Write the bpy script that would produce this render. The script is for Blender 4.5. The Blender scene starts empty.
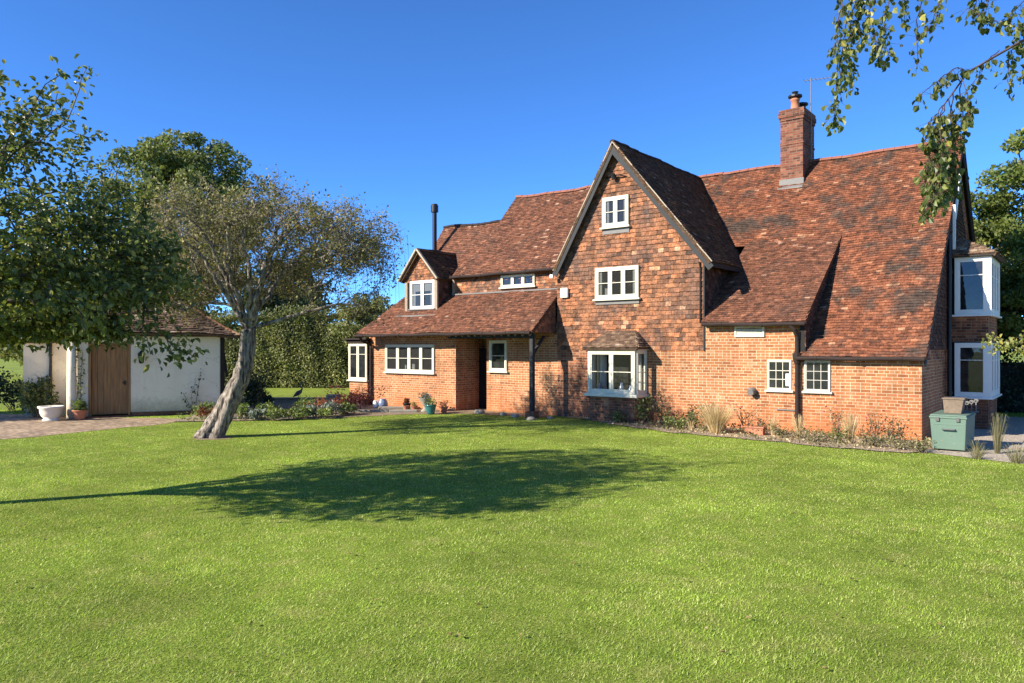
import bpy, math, random
import numpy as np
from mathutils import Vector, Matrix

C = bpy.context.scene
R = math.radians
rnd = random.Random(11)
nrg = np.random.default_rng(5)

# ------------------------------------------------------------------ camera, sky, sun
YAW = R(38.3)                       # the house front runs along X; the photographer looks to its left
CS, SN = math.cos(YAW), math.sin(YAW)
EYE = 2.36
def spot(side, ahead, z=0.0):       # metres to the right of / ahead of the photographer -> world
    return Vector((side*CS - ahead*SN, side*SN + ahead*CS, z))

cam_d = bpy.data.cameras.new('camera'); cam = bpy.data.objects.new('camera', cam_d)
C.collection.objects.link(cam); C.camera = cam
cam.location = (0, 0, EYE); cam.rotation_euler = (R(90), 0, YAW)
cam_d.sensor_width = 36; cam_d.lens = 36*742/1024; cam_d.shift_y = 5.5/1024
cam_d.clip_start = 0.1; cam_d.clip_end = 3000

SUN_EL, SUN_AZ = R(28.7), R(206.5)    # compass-like: 0 = +Y, clockwise
world = bpy.data.worlds.new('World'); C.world = world; world.use_nodes = True
wn = world.node_tree
sky = wn.nodes.new('ShaderNodeTexSky'); sky.sky_type = 'NISHITA'; sky.sun_disc = False
sky.sun_elevation = SUN_EL; sky.sun_rotation = SUN_AZ
sky.altitude = 100; sky.air_density = 0.5; sky.dust_density = 0.0; sky.ozone_density = 10.0
hs = wn.nodes.new('ShaderNodeHueSaturation'); hs.inputs['Saturation'].default_value = 1.03; hs.inputs['Hue'].default_value = .498
wn.links.new(sky.outputs[0], hs.inputs['Color']); wn.links.new(hs.outputs[0], wn.nodes['Background'].inputs[0])
wn.nodes['Background'].inputs[1].default_value = 0.135
sd = bpy.data.lights.new('sun', 'SUN'); sd.energy = 4.4; sd.angle = R(0.5); sd.color = (1.0, 0.93, 0.82)
so = bpy.data.objects.new('sun', sd); C.collection.objects.link(so)
L = Vector((math.sin(SUN_AZ)*math.cos(SUN_EL), math.cos(SUN_AZ)*math.cos(SUN_EL), math.sin(SUN_EL)))
so.rotation_euler = L.to_track_quat('Z', 'Y').to_euler(); so.location = L*60
C.view_settings.view_transform = 'Standard'; C.view_settings.look = 'None'
C.view_settings.exposure = 1.3; C.view_settings.gamma = 1
C.render.engine = 'CYCLES'
C.cycles.max_bounces = 6; C.cycles.transparent_max_bounces = 8

# ------------------------------------------------------------------ materials
class NT:
    def __init__(s, name):
        s.m = bpy.data.materials.new(name); s.m.use_nodes = True; s.t = s.m.node_tree
        s.p = s.t.nodes['Principled BSDF']; s.out = s.t.nodes['Material Output']
    def n(s, typ, props=None, **inp):
        o = s.t.nodes.new('ShaderNode'+typ)
        for k, v in (props or {}).items(): setattr(o, k, v)
        for k, v in inp.items(): s.set(o, k, v)
        return o
    def set(s, o, k, v):
        k2 = int(k[1:]) if k[0] == 'i' and k[1:].isdigit() else k.replace('_', ' ')
        i = o.inputs[k2]
        if isinstance(v, bpy.types.NodeSocket): s.t.links.new(v, i)
        elif isinstance(v, bpy.types.Node): s.t.links.new(v.outputs[0], i)
        else:
            if isinstance(v, (tuple, list)) and len(v) == 3 and i.type == 'RGBA': v = (*v, 1)
            i.default_value = v
    def obj(s): return s.n('TexCoord').outputs['Object']
    def noise(s, scale, detail=3, rough=.55, vec=None):
        return s.n('TexNoise', Vector=vec if vec is not None else s.obj(), Scale=scale, Detail=detail, Roughness=rough).outputs[0]
    def ramp(s, fac, stops, interp='LINEAR'):
        r = s.n('ValToRGB', Fac=fac); e = r.color_ramp.elements; r.color_ramp.interpolation = interp
        while len(e) > 1: e.remove(e[0])
        e[0].position = stops[0][0]; c0 = stops[0][1]
        f = lambda c: (c, c, c, 1) if isinstance(c, (int, float)) else (*c, 1)
        e[0].color = f(c0)
        for p, c in stops[1:]: e.new(p).color = f(c)
        return r.outputs[0]
    def mix(s, fac, a, b, mode='MIX'):
        o = s.n('MixRGB', {'blend_type': mode}, Fac=fac, Color1=a, Color2=b); return o.outputs[0]
    def math(s, op, a, b=0.0, c=None):
        o = s.n('Math', {'operation': op}, i0=a, i1=b)
        return o.outputs[0]
    def bump(s, h, strength=.3, dist=.02):
        s.set(s.p, 'Normal', s.n('Bump', Height=h, Strength=strength, Distance=dist).outputs[0])
    def attr(s, name='tint'):
        return s.n('Attribute', {'attribute_name': name}).outputs['Fac']

def plain(name, col, rough=.6, var=.25, scale=8, bump=.15, metal=0, spec=.3, bd=.01):
    m = NT(name); nz = m.noise(scale, 5)
    c = m.mix(nz, tuple(x*(1-var) for x in col), tuple(min(1, x*(1+var)) for x in col))
    m.set(m.p, 'Base_Color', c); m.set(m.p, 'Roughness', rough); m.set(m.p, 'Metallic', metal)
    m.set(m.p, 'Specular_IOR_Level', spec)
    if bump: m.bump(m.noise(scale*6, 4), bump, bd)
    return m.m

def leaf_mat(name, stops, trans=.35, rough=.45, big=.6, spec=.35):
    m = NT(name)
    c = m.ramp(m.attr(), stops)
    v = m.ramp(m.noise(big, 3), [(.3, .68), (.7, 1.2)])
    c = m.mix(1, c, v, 'MULTIPLY')
    m.set(m.p, 'Base_Color', c); m.set(m.p, 'Roughness', rough); m.set(m.p, 'Specular_IOR_Level', spec)
    tr = m.n('BsdfTranslucent', Color=m.mix(1, c, (1.25, 1.3, .6), 'MULTIPLY'))
    mx = m.n('MixShader', Fac=trans, i1=m.p.outputs[0], i2=tr.outputs[0])
    m.set(m.out, 'Surface', mx.outputs[0])
    return m.m

def tile_mat(name, stops, dark=(.062, .050, .040), damt=.75, dscale=.55, thr=(.5, .72), bump=.35, moss=0.0):
    m = NT(name)
    c = m.ramp(m.attr(), stops)
    nz = m.noise(30, 6, .72)
    c = m.mix(1, c, m.ramp(nz, [(.32, .38), (.68, 1.55)]), 'MULTIPLY')
    patch = m.math('MULTIPLY', m.ramp(m.noise(dscale, 6, .62), [(thr[0], 0.0), (thr[1], 1.0)]), damt)
    c = m.mix(patch, c, dark)
    lich = m.ramp(m.noise(8, 6, .75), [(.61, 0.0), (.72, .6)])
    c = m.mix(lich, c, (.34, .28, .19))
    if moss:
        c = m.mix(m.math('MULTIPLY', m.ramp(m.noise(1.3, 5, .7), [(.55, 0.0), (.7, 1.0)]), moss), c, (.07, .065, .02))
    med = m.ramp(m.noise(6.5, 6, .72), [(.33, .48), (.67, 1.42)])
    c = m.mix(1, c, med, 'MULTIPLY')
    m.set(m.p, 'Base_Color', m.mix(1, c, (.92, .92, .92), 'MULTIPLY')); m.set(m.p, 'Roughness', .9); m.set(m.p, 'Specular_IOR_Level', .12)
    m.bump(nz, bump, .02)
    return m.m

def brick_mat(name, stops, mortar, msize=.0075, stain=(.2, .06, .03), stain_h=1.0, dark=0.0):
    m = NT(name)
    sep = m.n('SeparateXYZ', Vector=m.obj())
    gn = m.n('SeparateXYZ', Vector=m.n('NewGeometry').outputs['True Normal'])
    side = m.math('GREATER_THAN', m.math('ABSOLUTE', gn.outputs[0]), .6)
    u = m.n('Mix', {'data_type': 'FLOAT'}, i0=side, i2=sep.outputs[0], i3=sep.outputs[1]).outputs[0]
    wob = m.math('MULTIPLY', m.math('SUBTRACT', m.noise(.7, 2), .5), .05)
    z = m.math('ADD', sep.outputs[2], wob)
    vec = m.n('CombineXYZ', X=u, Y=z, Z=0.0).outputs[0]
    b = m.n('TexBrick', {'offset': .5, 'squash': .5, 'squash_frequency': 5}, Vector=vec, Color1=(0, 0, 0), Color2=(1, 1, 1), Mortar=(.5, .5, .5),
            Scale=1.0, Mortar_Size=msize, Mortar_Smooth=.15, Bias=0.0, Brick_Width=.25, Row_Height=.084)
    c = m.ramp(b.outputs['Color'], stops)
    fine = m.noise(45, 5, .65)
    c = m.mix(1, c, m.ramp(fine, [(.25, .7), (.75, 1.25)]), 'MULTIPLY')
    c = m.mix(b.outputs['Fac'], c, m.mix(m.noise(14, 4), tuple(x*.75 for x in mortar), mortar))
    big = m.ramp(m.noise(.8, 5, .6), [(.3, .72), (.7, 1.12)])
    c = m.mix(1, c, big, 'MULTIPLY')
    low = m.n('MapRange', Value=m.math('ADD', sep.outputs[2], m.math('MULTIPLY', m.math('SUBTRACT', m.noise(1.7, 4), .5), 1.5)),
              From_Min=0.0, From_Max=stain_h, To_Min=.65, To_Max=0.0).outputs[0]
    c = m.mix(low, c, stain)
    sv = m.n('VectorMath', {'operation': 'MULTIPLY'}, i0=m.obj(), i1=(5, 5, .45)).outputs[0]
    c = m.mix(1, c, m.ramp(m.noise(1.0, 5, .6, sv), [(.3, .74), (.55, .97)]), 'MULTIPLY')
    eff = m.math('MULTIPLY', m.ramp(m.noise(2.4, 6, .75), [(.58, 0.0), (.72, .5)]), 1.0)
    c = m.mix(eff, c, tuple(x*.9 for x in mortar))
    if dark: c = m.mix(m.math('MULTIPLY', m.ramp(m.noise(1.1, 5, .65), [(.4, 0.0), (.62, 1.0)]), dark), c, (.07, .035, .025))
    m.set(m.p, 'Base_Color', c); m.set(m.p, 'Roughness', .9); m.set(m.p, 'Specular_IOR_Level', .15)
    h = m.math('ADD', m.math('MULTIPLY', m.math('SUBTRACT', 1.0, b.outputs['Fac']), 1.0), m.math('MULTIPLY', fine, .5))
    m.bump(h, .5, .012)
    return m.m

M = {}
M['roof_red'] = tile_mat('roof tiles red', [(0, (.09, .044, .030)), (.3, (.17, .066, .036)), (.6, (.25, .091, .046)), (.93, (.35, .14, .07)), (1, (.45, .25, .14))], damt=.88, dscale=1.15, thr=(.47, .62))
M['roof_brown'] = tile_mat('roof tiles brown', [(0, (.085, .046, .032)), (.35, (.155, .067, .04)), (.7, (.235, .098, .055)), (.94, (.32, .145, .08)), (1, (.44, .27, .18))], damt=.5, dscale=.8)
M['roof_dark'] = tile_mat('roof tiles mossy', [(0, (.06, .038, .022)), (.5, (.15, .075, .038)), (.9, (.25, .12, .06)), (1, (.36, .25, .15))], damt=.5, moss=.5)
M['roof_barn'] = tile_mat('barn tiles', [(0, (.09, .058, .04)), (.5, (.20, .125, .08)), (.9, (.31, .21, .135)), (1, (.42, .33, .24))], damt=.4)
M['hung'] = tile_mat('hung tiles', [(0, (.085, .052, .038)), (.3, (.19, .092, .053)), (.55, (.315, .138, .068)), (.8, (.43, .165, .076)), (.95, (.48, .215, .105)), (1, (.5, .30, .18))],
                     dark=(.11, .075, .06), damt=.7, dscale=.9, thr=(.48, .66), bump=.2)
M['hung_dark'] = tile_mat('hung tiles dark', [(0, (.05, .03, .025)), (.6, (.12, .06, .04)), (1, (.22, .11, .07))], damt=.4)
M['brick'] = brick_mat('orange brick', [(0, (.27, .095, .04)), (.25, (.375, .142, .055)), (.5, (.405, .165, .066)), (.7, (.435, .15, .063)), (.9, (.45, .18, .08)), (1, (.48, .23, .115))], (.64, .50, .31), stain=(.43, .14, .048), stain_h=.95)
M['brick_old'] = brick_mat('old red brick', [(0, (.13, .05, .03)), (.4, (.30, .098, .046)), (.8, (.44, .15, .066)), (1, (.5, .24, .13))], (.5, .37, .23), stain=(.16, .075, .05), dark=.5)
M['brick_chim'] = brick_mat('chimney brick', [(0, (.10, .04, .028)), (.5, (.25, .08, .045)), (1, (.38, .15, .085))], (.30, .235, .17), dark=.4)
M['cream'] = plain('cream painted timber', (.62, .575, .44), .45, .06, 6, .05)
M['white'] = plain('white painted timber', (.82, .79, .71), .4, .05, 6, .04)
M['graywood'] = plain('grey weathered timber', (.026, .027, .027), .7, .3, 5, .2)
M['black'] = plain('black metal', (.018, .018, .02), .4, .3, 10, .05)
M['gutter'] = plain('dark brown gutter', (.032, .022, .018), .7, .3, 10, .05, spec=.12)
M['lead'] = plain('lead flashing', (.16, .15, .135), .55, .25, 5, .15)
M['mortar'] = plain('pale verge mortar', (.36, .30, .215), .9, .3, 9, .3)
M['ridge'] = plain('terracotta ridge tiles', (.23, .09, .055), .85, .4, 5, .2)
M['terracotta'] = plain('terracotta', (.40, .16, .085), .8, .25, 12, .1)
M['stone'] = plain('pale stone', (.27, .24, .185), .9, .3, 7, .3)
M['teal'] = plain('teal glaze', (.03, .13, .13), .2, .3, 6, .02, spec=.6)
M['blue'] = plain('blue white glaze', (.16, .20, .29), .25, .4, 18, .02, spec=.6)
M['green_box'] = plain('green grey paint', (.175, .25, .18), .55, .12, 3, .06)
def box_paint():
    m = NT('worn green paint'); n = m.noise(5, 6, .7)
    c = m.mix(m.noise(2.5, 4), (.085, .14, .10), (.115, .18, .125))
    c = m.mix(m.ramp(n, [(.6, 0.0), (.68, .8)]), c, (.10, .075, .05))
    c = m.mix(m.ramp(m.noise(24, 5, .7), [(.62, 0.0), (.7, .5)]), c, (.3, .33, .27))
    m.set(m.p, 'Base_Color', c); m.set(m.p, 'Roughness', .6); m.bump(n, .1, .01); return m.m
M['green_box'] = box_paint()
M['planter_wood'] = plain('dark weathered timber', (.17, .125, .085), .85, .5, 16, .5)
M['wood_old'] = plain('weathered timber', (.28, .215, .15), .85, .55, 14, .5)
M['iron'] = plain('verdigris iron', (.10, .10, .09), .6, .4, 30, .2)
M['plaster'] = plain('white limewashed render', (.74, .66, .52), .9, .09, 2.2, .25, bd=.02)
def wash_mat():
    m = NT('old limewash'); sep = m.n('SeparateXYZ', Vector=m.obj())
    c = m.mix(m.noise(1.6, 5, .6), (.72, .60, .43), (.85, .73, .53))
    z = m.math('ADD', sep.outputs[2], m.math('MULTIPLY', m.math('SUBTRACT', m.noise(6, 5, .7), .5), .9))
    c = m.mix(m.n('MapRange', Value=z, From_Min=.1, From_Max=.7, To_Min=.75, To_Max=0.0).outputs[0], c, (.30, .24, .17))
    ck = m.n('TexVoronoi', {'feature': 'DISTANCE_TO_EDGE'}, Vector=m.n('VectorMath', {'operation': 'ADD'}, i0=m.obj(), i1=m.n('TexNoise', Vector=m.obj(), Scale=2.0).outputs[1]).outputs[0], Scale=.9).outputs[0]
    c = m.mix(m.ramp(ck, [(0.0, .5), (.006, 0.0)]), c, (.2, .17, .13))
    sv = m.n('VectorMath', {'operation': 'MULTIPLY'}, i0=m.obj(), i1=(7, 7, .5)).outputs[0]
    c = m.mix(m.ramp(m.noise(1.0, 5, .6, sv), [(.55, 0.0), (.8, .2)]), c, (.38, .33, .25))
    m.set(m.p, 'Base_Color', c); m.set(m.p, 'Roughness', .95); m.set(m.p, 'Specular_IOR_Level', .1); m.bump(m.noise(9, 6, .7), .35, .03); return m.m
M['wash'] = wash_mat()
M['pale_wood'] = plain('pale grey painted wood', (.46, .43, .36), .8, .2, 9, .2)
M['alarm'] = plain('cream plastic', (.72, .68, .56), .4, .04, 4, 0)
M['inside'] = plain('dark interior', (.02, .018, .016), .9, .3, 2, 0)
M['drape'] = plain('window curtain', (.16, .155, .145), .9, .3, 14, .1)
M['cloth'] = plain('pale curtain', (.5, .48, .44), .9, .2, 12, .2)

def wood_mat():
    m = NT('oak boards'); sep = m.n('SeparateXYZ', Vector=m.obj())
    v = m.n('VectorMath', {'operation': 'MULTIPLY'}, i0=m.obj(), i1=(18, 18, 1.3)).outputs[0]
    g = m.noise(1.0, 6, .6, v)
    m.set(m.p, 'Base_Color', m.ramp(g, [(.25, (.13, .053, .014)), (.55, (.33, .15, .043)), (.8, (.44, .22, .07))]))
    m.set(m.p, 'Roughness', .6); m.bump(g, .3, .01); return m.m
M['oak'] = wood_mat()

def glass_mat():
    m = NT('window glass')
    m.set(m.p, 'Base_Color', m.ramp(m.noise(3.0, 3), [(.35, (.008, .009, .01)), (.7, (.03, .031, .03))])); m.set(m.p, 'Roughness', .03); m.set(m.p, 'Specular_IOR_Level', .55)
    m.bump(m.noise(2.2, 2), .12, .02); return m.m
M['glass'] = glass_mat()
def clear_mat():
    m = NT('clear glass')
    gl = m.n('BsdfGlossy', Roughness=.02, Color=(1, 1, 1)); tr = m.n('BsdfTransparent', Color=(.9, .93, .92))
    lw = m.n('Fresnel', IOR=1.45)
    m.set(m.out, 'Surface', m.n('MixShader', Fac=lw, i1=tr.outputs[0], i2=gl.outputs[0]).outputs[0]); return m.m
M['clear'] = clear_mat()

def bark_mat(name, c0, c1, sc=9, zs=.25, b=.8):
    m = NT(name)
    v = m.n('VectorMath', {'operation': 'MULTIPLY'}, i0=m.obj(), i1=(sc, sc, sc*zs)).outputs[0]
    g = m.noise(1.0, 8, .62, v)
    m.set(m.p, 'Base_Color', m.mix(1, m.ramp(g, [(.38, c0), (.60, c1)]), m.ramp(m.noise(5, 5, .7), [(.35, .6), (.65, 1.15)]), 'MULTIPLY')); m.set(m.p, 'Roughness', .9); m.set(m.p, 'Specular_IOR_Level', .15)
    m.bump(g, b, .05); return m.m
M['bark_grey'] = bark_mat('thorn bark', (.05, .038, .029), (.36, .30, .235), 16, .14, 1.0)
M['bark_brown'] = bark_mat('brown bark', (.05, .038, .03), (.18, .14, .11))
M['bark_birch'] = bark_mat('birch twig bark', (.05, .03, .022), (.13, .085, .065))

LEAF_GREEN = [(0, (.020, .040, .012)), (.5, (.045, .085, .022)), (.85, (.085, .13, .035)), (1, (.15, .16, .05))]
M['apple_leaf'] = leaf_mat('apple leaf', [(0, (.065, .085, .028)), (.5, (.145, .172, .052)), (.85, (.26, .27, .095)), (1, (.40, .35, .13))], .42, .36, 1.3)
M['thorn_leaf'] = leaf_mat('thorn leaf', [(0, (.105, .107, .04)), (.5, (.20, .19, .072)), (.8, (.285, .25, .10)), (1, (.34, .22, .09))], .3, .6, .9)
M['oak_leaf'] = leaf_mat('oak leaf', [(0, (.07, .09, .024)), (.5, (.13, .165, .042)), (.85, (.21, .22, .06)), (1, (.28, .25, .09))], .25, .6, .5)
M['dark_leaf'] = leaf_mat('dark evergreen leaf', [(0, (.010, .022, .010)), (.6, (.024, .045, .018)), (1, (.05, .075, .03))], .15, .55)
M['hedge_leaf'] = leaf_mat('hedge leaf', [(0, (.10, .115, .034)), (.5, (.20, .215, .066)), (.85, (.29, .285, .10)), (1, (.40, .35, .15))], .25, .6, .8)
M['olive_leaf'] = leaf_mat('olive green leaf', [(0, (.10, .12, .036)), (.6, (.20, .21, .07)), (1, (.32, .29, .12))], .3, .6)
M['tree_leaf'] = leaf_mat('broad leaf', [(0, (.06, .09, .018)), (.5, (.13, .17, .036)), (.85, (.23, .25, .06)), (1, (.36, .33, .09))], .35, .5)
M['birch_leaf'] = leaf_mat('birch leaf', [(0, (.045, .065, .016)), (.45, (.11, .14, .036)), (.8, (.22, .24, .07)), (.96, (.36, .36, .12)), (1, (.6, .5, .12))], .5, .4, 2.0)
M['gold_leaf'] = leaf_mat('golden leaf', [(0, (.10, .09, .03)), (.6, (.28, .2, .08)), (1, (.42, .3, .14))], .4, .5)
M['red_leaf'] = leaf_mat('maple leaf', [(0, (.045, .012, .012)), (.6, (.10, .022, .02)), (1, (.22, .05, .03))], .35, .5, 2)
M['bed_leaf'] = leaf_mat('border leaf', [(0, (.06, .085, .022)), (.5, (.14, .185, .045)), (.85, (.26, .29, .09)), (1, (.42, .40, .17))], .35, .5, 2)
M['silver_leaf'] = leaf_mat('silver leaf', [(0, (.10, .12, .09)), (1, (.33, .36, .3))], .25, .6, 2)
M['rust_leaf'] = leaf_mat('rusty leaf', [(0, (.12, .04, .02)), (.6, (.28, .10, .05)), (1, (.38, .2, .1))], .35, .5, 2)
M['rose_leaf'] = leaf_mat('rose leaf', [(0, (.05, .055, .02)), (.6, (.10, .11, .04)), (1, (.26, .12, .06))], .3, .5, 2)
M['straw'] = leaf_mat('dry grass', [(0, (.42, .29, .15)), (.5, (.66, .50, .28)), (1, (.78, .65, .42))], .35, .6, 2)
M['weed'] = leaf_mat('weed grass', [(0, (.12, .12, .05)), (.6, (.24, .22, .10)), (1, (.42, .34, .2))], .35, .6, 2)
M['pink'] = leaf_mat('rose petal', [(0, (.5, .10, .12)), (1, (.7, .25, .25))], .4, .6, 2)

def ground_mat():
    m = NT('lawn')
    a = m.noise(.35, 4, .6); b = m.noise(2.6, 5, .6); c = m.noise(40, 6, .7)
    col = m.ramp(b, [(.3, (.15, .20, .026)), (.52, (.22, .275, .04)), (.75, (.31, .30, .08))])
    col = m.mix(1, col, m.ramp(a, [(.3, .8), (.7, 1.15)]), 'MULTIPLY')
    col = m.mix(1, col, m.ramp(c, [(.3, .5), (.7, 1.35)]), 'MULTIPLY')
    m.set(m.p, 'Base_Color', col); m.set(m.p, 'Roughness', .85); m.set(m.p, 'Specular_IOR_Level', .1)
    m.bump(c, .8, .03); return m.m
M['lawn'] = ground_mat()
def blade_mat():
    m = NT('grass blade')
    a = m.noise(.35, 4, .6); b = m.noise(2.1, 5, .62)
    col = m.ramp(m.attr(), [(0, (.17, .27, .024)), (.4, (.335, .465, .055)), (.8, (.51, .625, .11)), (1, (.74, .72, .32))])
    col = m.mix(1, col, m.ramp(a, [(.32, .70), (.68, 1.18)]), 'MULTIPLY')
    col = m.mix(1, col, m.ramp(m.noise(1.1, 4, .6), [(.34, .78), (.66, 1.12)]), 'MULTIPLY')
    col = m.mix(m.ramp(b, [(.54, 0.0), (.72, .56)]), col, (.68, .60, .26))
    col = m.mix(m.ramp(m.noise(3.3, 4, .6), [(.56, 0.0), (.7, .45)]), col, (.24, .39, .045))
    m.set(m.p, 'Base_Color', col); m.set(m.p, 'Roughness', .55); m.set(m.p, 'Specular_IOR_Level', .25)
    tr = m.n('BsdfTranslucent', Color=m.mix(1, col, (1.2, 1.25, .6), 'MULTIPLY'))
    m.set(m.out, 'Surface', m.n('MixShader', Fac=.42, i1=m.p.outputs[0], i2=tr.outputs[0]).outputs[0]); return m.m
M['blade'] = blade_mat()
def paving_mat():
    m = NT('brick paving')
    b = m.n('TexBrick', {'offset': .5}, Vector=m.obj(), Color1=(.0, .0, .0), Color2=(1, 1, 1), Mortar=(.5, .5, .5), Scale=1.0, Mortar_Size=.01, Brick_Width=.22, Row_Height=.11)
    c = m.ramp(b.outputs['Color'], [(0, (.22, .135, .07)), (.6, (.36, .235, .125)), (1, (.45, .32, .19))])
    c = m.mix(b.outputs['Fac'], c, (.18, .15, .11))
    c = m.mix(1, c, m.ramp(m.noise(.9, 5), [(.3, .7), (.7, 1.25)]), 'MULTIPLY')
    m.set(m.p, 'Base_Color', c); m.set(m.p, 'Roughness', .9); m.bump(m.noise(30, 4), .3, .01); return m.m
M['paving'] = paving_mat()
def earth_mat(name, a, b, sc=7):
    m = NT(name); n = m.noise(sc, 8, .7); g = m.n('TexVoronoi', Vector=m.obj(), Scale=32.0).outputs[0]
    c = m.mix(1, m.ramp(n, [(.3, a), (.7, b)]), m.ramp(g, [(0.0, 1.25), (.6, .6)]), 'MULTIPLY')
    m.set(m.p, 'Base_Color', c); m.set(m.p, 'Roughness', .95); m.bump(g, .7, .03); return m.m
M['soil'] = earth_mat('bed soil', (.28, .195, .125), (.60, .45, .30))
M['gravel'] = earth_mat('gravel', (.40, .32, .225), (.70, .58, .43))
M['path_earth'] = earth_mat('worn path', (.24, .155, .085), (.42, .30, .175), 4)

# ------------------------------------------------------------------ mesh helpers
class MB:
    def __init__(s): s.v = []; s.f = []; s.t = []; s.mi = []; s.cur = .5; s.slot = 0
    def add(s, vs, fs):
        b = len(s.v); s.v += [tuple(p) for p in vs]; s.t += [s.cur]*len(vs)
        s.f += [tuple(i+b for i in f) for f in fs]; s.mi += [s.slot]*len(fs); return s
    def box(s, x0, x1, y0, y1, z0, z1, fr=None):
        vs = [(x, y, z) for z in (z0, z1) for y in (y0, y1) for x in (x0, x1)]
        if fr: vs = [fr @ Vector(p) for p in vs]
        return s.add(vs, [(0, 2, 3, 1), (4, 5, 7, 6), (0, 1, 5, 4), (2, 6, 7, 3), (0, 4, 6, 2), (1, 3, 7, 5)])
    def prism(s, poly, d):                      # poly: 3-D points, d: extrusion vector
        n = len(poly); d = Vector(d); p = [Vector(q) for q in poly]
        return s.add(p + [q+d for q in p], [tuple(range(n))[::-1], tuple(range(n, 2*n))] + [(i, (i+1) % n, n+(i+1) % n, n+i) for i in range(n)])
    def bar(s, a, b, w, h, up=(0, 0, 1)):        # square bar from a to b
        a = Vector(a); b = Vector(b); d = (b-a).normalized(); x = d.cross(Vector(up)).normalized()*w/2; y = x.cross(d).normalized()*h/2
        return s.prism([a-x-y, a+x-y, a+x+y, a-x+y], b-a)
    def tube(s, pts, rad, n=8, cap=True, flute=None):
        pts = [Vector(p) for p in pts]; m = len(pts)
        if not hasattr(rad, '__len__'): rad = [rad]*m
        t = (pts[1]-pts[0]).normalized(); ref = Vector((0, 0, 1)) if abs(t.z) < .9 else Vector((1, 0, 0))
        x = t.cross(ref).normalized(); vs = []
        for i in range(m):
            t = (pts[min(i+1, m-1)]-pts[max(i-1, 0)]).normalized()
            x = (x - t*x.dot(t)).normalized(); y = t.cross(x)
            for k in range(n):
                a = 2*math.pi*k/n; r = rad[i]*(flute(a, i) if flute else 1)
                vs.append(pts[i]+x*(math.cos(a)*r)+y*(math.sin(a)*r))
        fs = [(i*n+k, i*n+(k+1) % n, (i+1)*n+(k+1) % n, (i+1)*n+k) for i in range(m-1) for k in range(n)]
        if cap: fs += [tuple(range(n))[::-1], tuple(range((m-1)*n, m*n))]
        return s.add(vs, fs)
    def lathe(s, prof, c, n=20):
        c = Vector(c); m = len(prof); vs = [c+Vector((r*math.cos(2*math.pi*k/n), r*math.sin(2*math.pi*k/n), z)) for r, z in prof for k in range(n)]
        fs = [(i*n+k, i*n+(k+1) % n, (i+1)*n+(k+1) % n, (i+1)*n+k) for i in range(m-1) for k in range(n)]
        return s.add(vs, fs + [tuple(range(n))[::-1], tuple(range((m-1)*n, m*n))])
    def quad(s, a, b, c, d): return s.add([a, b, c, d], [(0, 1, 2, 3)])
    def leaf(s, p, d, nrm, L, W, fold=.28):      # folded pointed leaf
        d = Vector(d).normalized(); nrm = Vector(nrm); sd = d.cross(nrm)
        if sd.length < 1e-4: sd = Vector((1, 0, 0))
        sd.normalize(); n = sd.cross(d); p = Vector(p)
        vs = [p, p+d*L*.3+sd*W*.5+n*W*fold, p+d*L*.68+sd*W*.36+n*W*fold, p+d*L*.95-n*L*.2, p+d*L*.68-sd*W*.36+n*W*fold, p+d*L*.3-sd*W*.5+n*W*fold]
        return s.add(vs, [(0, 1, 2, 3), (0, 3, 4, 5)])
    def build(s, name, mat, root=None, smooth=False, parent=None, bevel=0):
        me = bpy.data.meshes.new(name); me.from_pydata(s.v, [], s.f)
        for m in (mat if isinstance(mat, (list, tuple)) else [mat]): me.materials.append(m)
        me.polygons.foreach_set('material_index', s.mi)
        at = me.attributes.new('tint', 'FLOAT', 'POINT'); at.data.foreach_set('value', s.t)
        if smooth: me.polygons.foreach_set('use_smooth', [True]*len(me.polygons))
        me.update(); return link(name, me, root, parent, bevel)

def world_mat(o):
    m = o.matrix_basis.copy()
    return (world_mat(o.parent) @ o.matrix_parent_inverse @ m) if o.parent else m
def link(name, me, root=None, parent=None, bevel=0):
    o = bpy.data.objects.new(name, me); C.collection.objects.link(o)
    p = parent or root
    if p: o.parent = p; o.matrix_parent_inverse = world_mat(p).inverted()
    if bevel:
        b = o.modifiers.new('bevel', 'BEVEL'); b.width = bevel; b.segments = 2; b.limit_method = 'ANGLE'
    return o
def tag(o, label=None, cat=None, group=None, kind=None):
    if label: o['label'] = label
    if cat: o['category'] = cat
    if group: o['group'] = group
    if kind: o['kind'] = kind
    return o
def thing(name, label, cat, loc, group=None):
    o = bpy.data.objects.new(name, None); C.collection.objects.link(o); o.location = loc; o.empty_display_size = .3
    return tag(o, label, cat, group)
def rebase(o, loc):                       # put a one-mesh thing's origin at its base
    loc = Vector(loc); o.data.transform(Matrix.Translation(-loc)); o.location = loc; return o

def np_mesh(name, V, F, tint, mat, root=None, parent=None, smooth=False):
    V = np.asarray(V, np.float32); F = np.asarray(F, np.int32); k = F.shape[1]
    me = bpy.data.meshes.new(name); me.vertices.add(len(V)); me.vertices.foreach_set('co', V.ravel())
    me.loops.add(F.size); me.loops.foreach_set('vertex_index', F.ravel())
    me.polygons.add(len(F)); me.polygons.foreach_set('loop_start', np.arange(0, F.size, k, dtype=np.int32))
    me.materials.append(mat); at = me.attributes.new('tint', 'FLOAT', 'POINT')
    at.data.foreach_set('value', np.asarray(tint, np.float32))
    if smooth: me.polygons.foreach_set('use_smooth', np.ones(len(F), bool))
    me.update(calc_edges=True); return link(name, me, root, parent)

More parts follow.
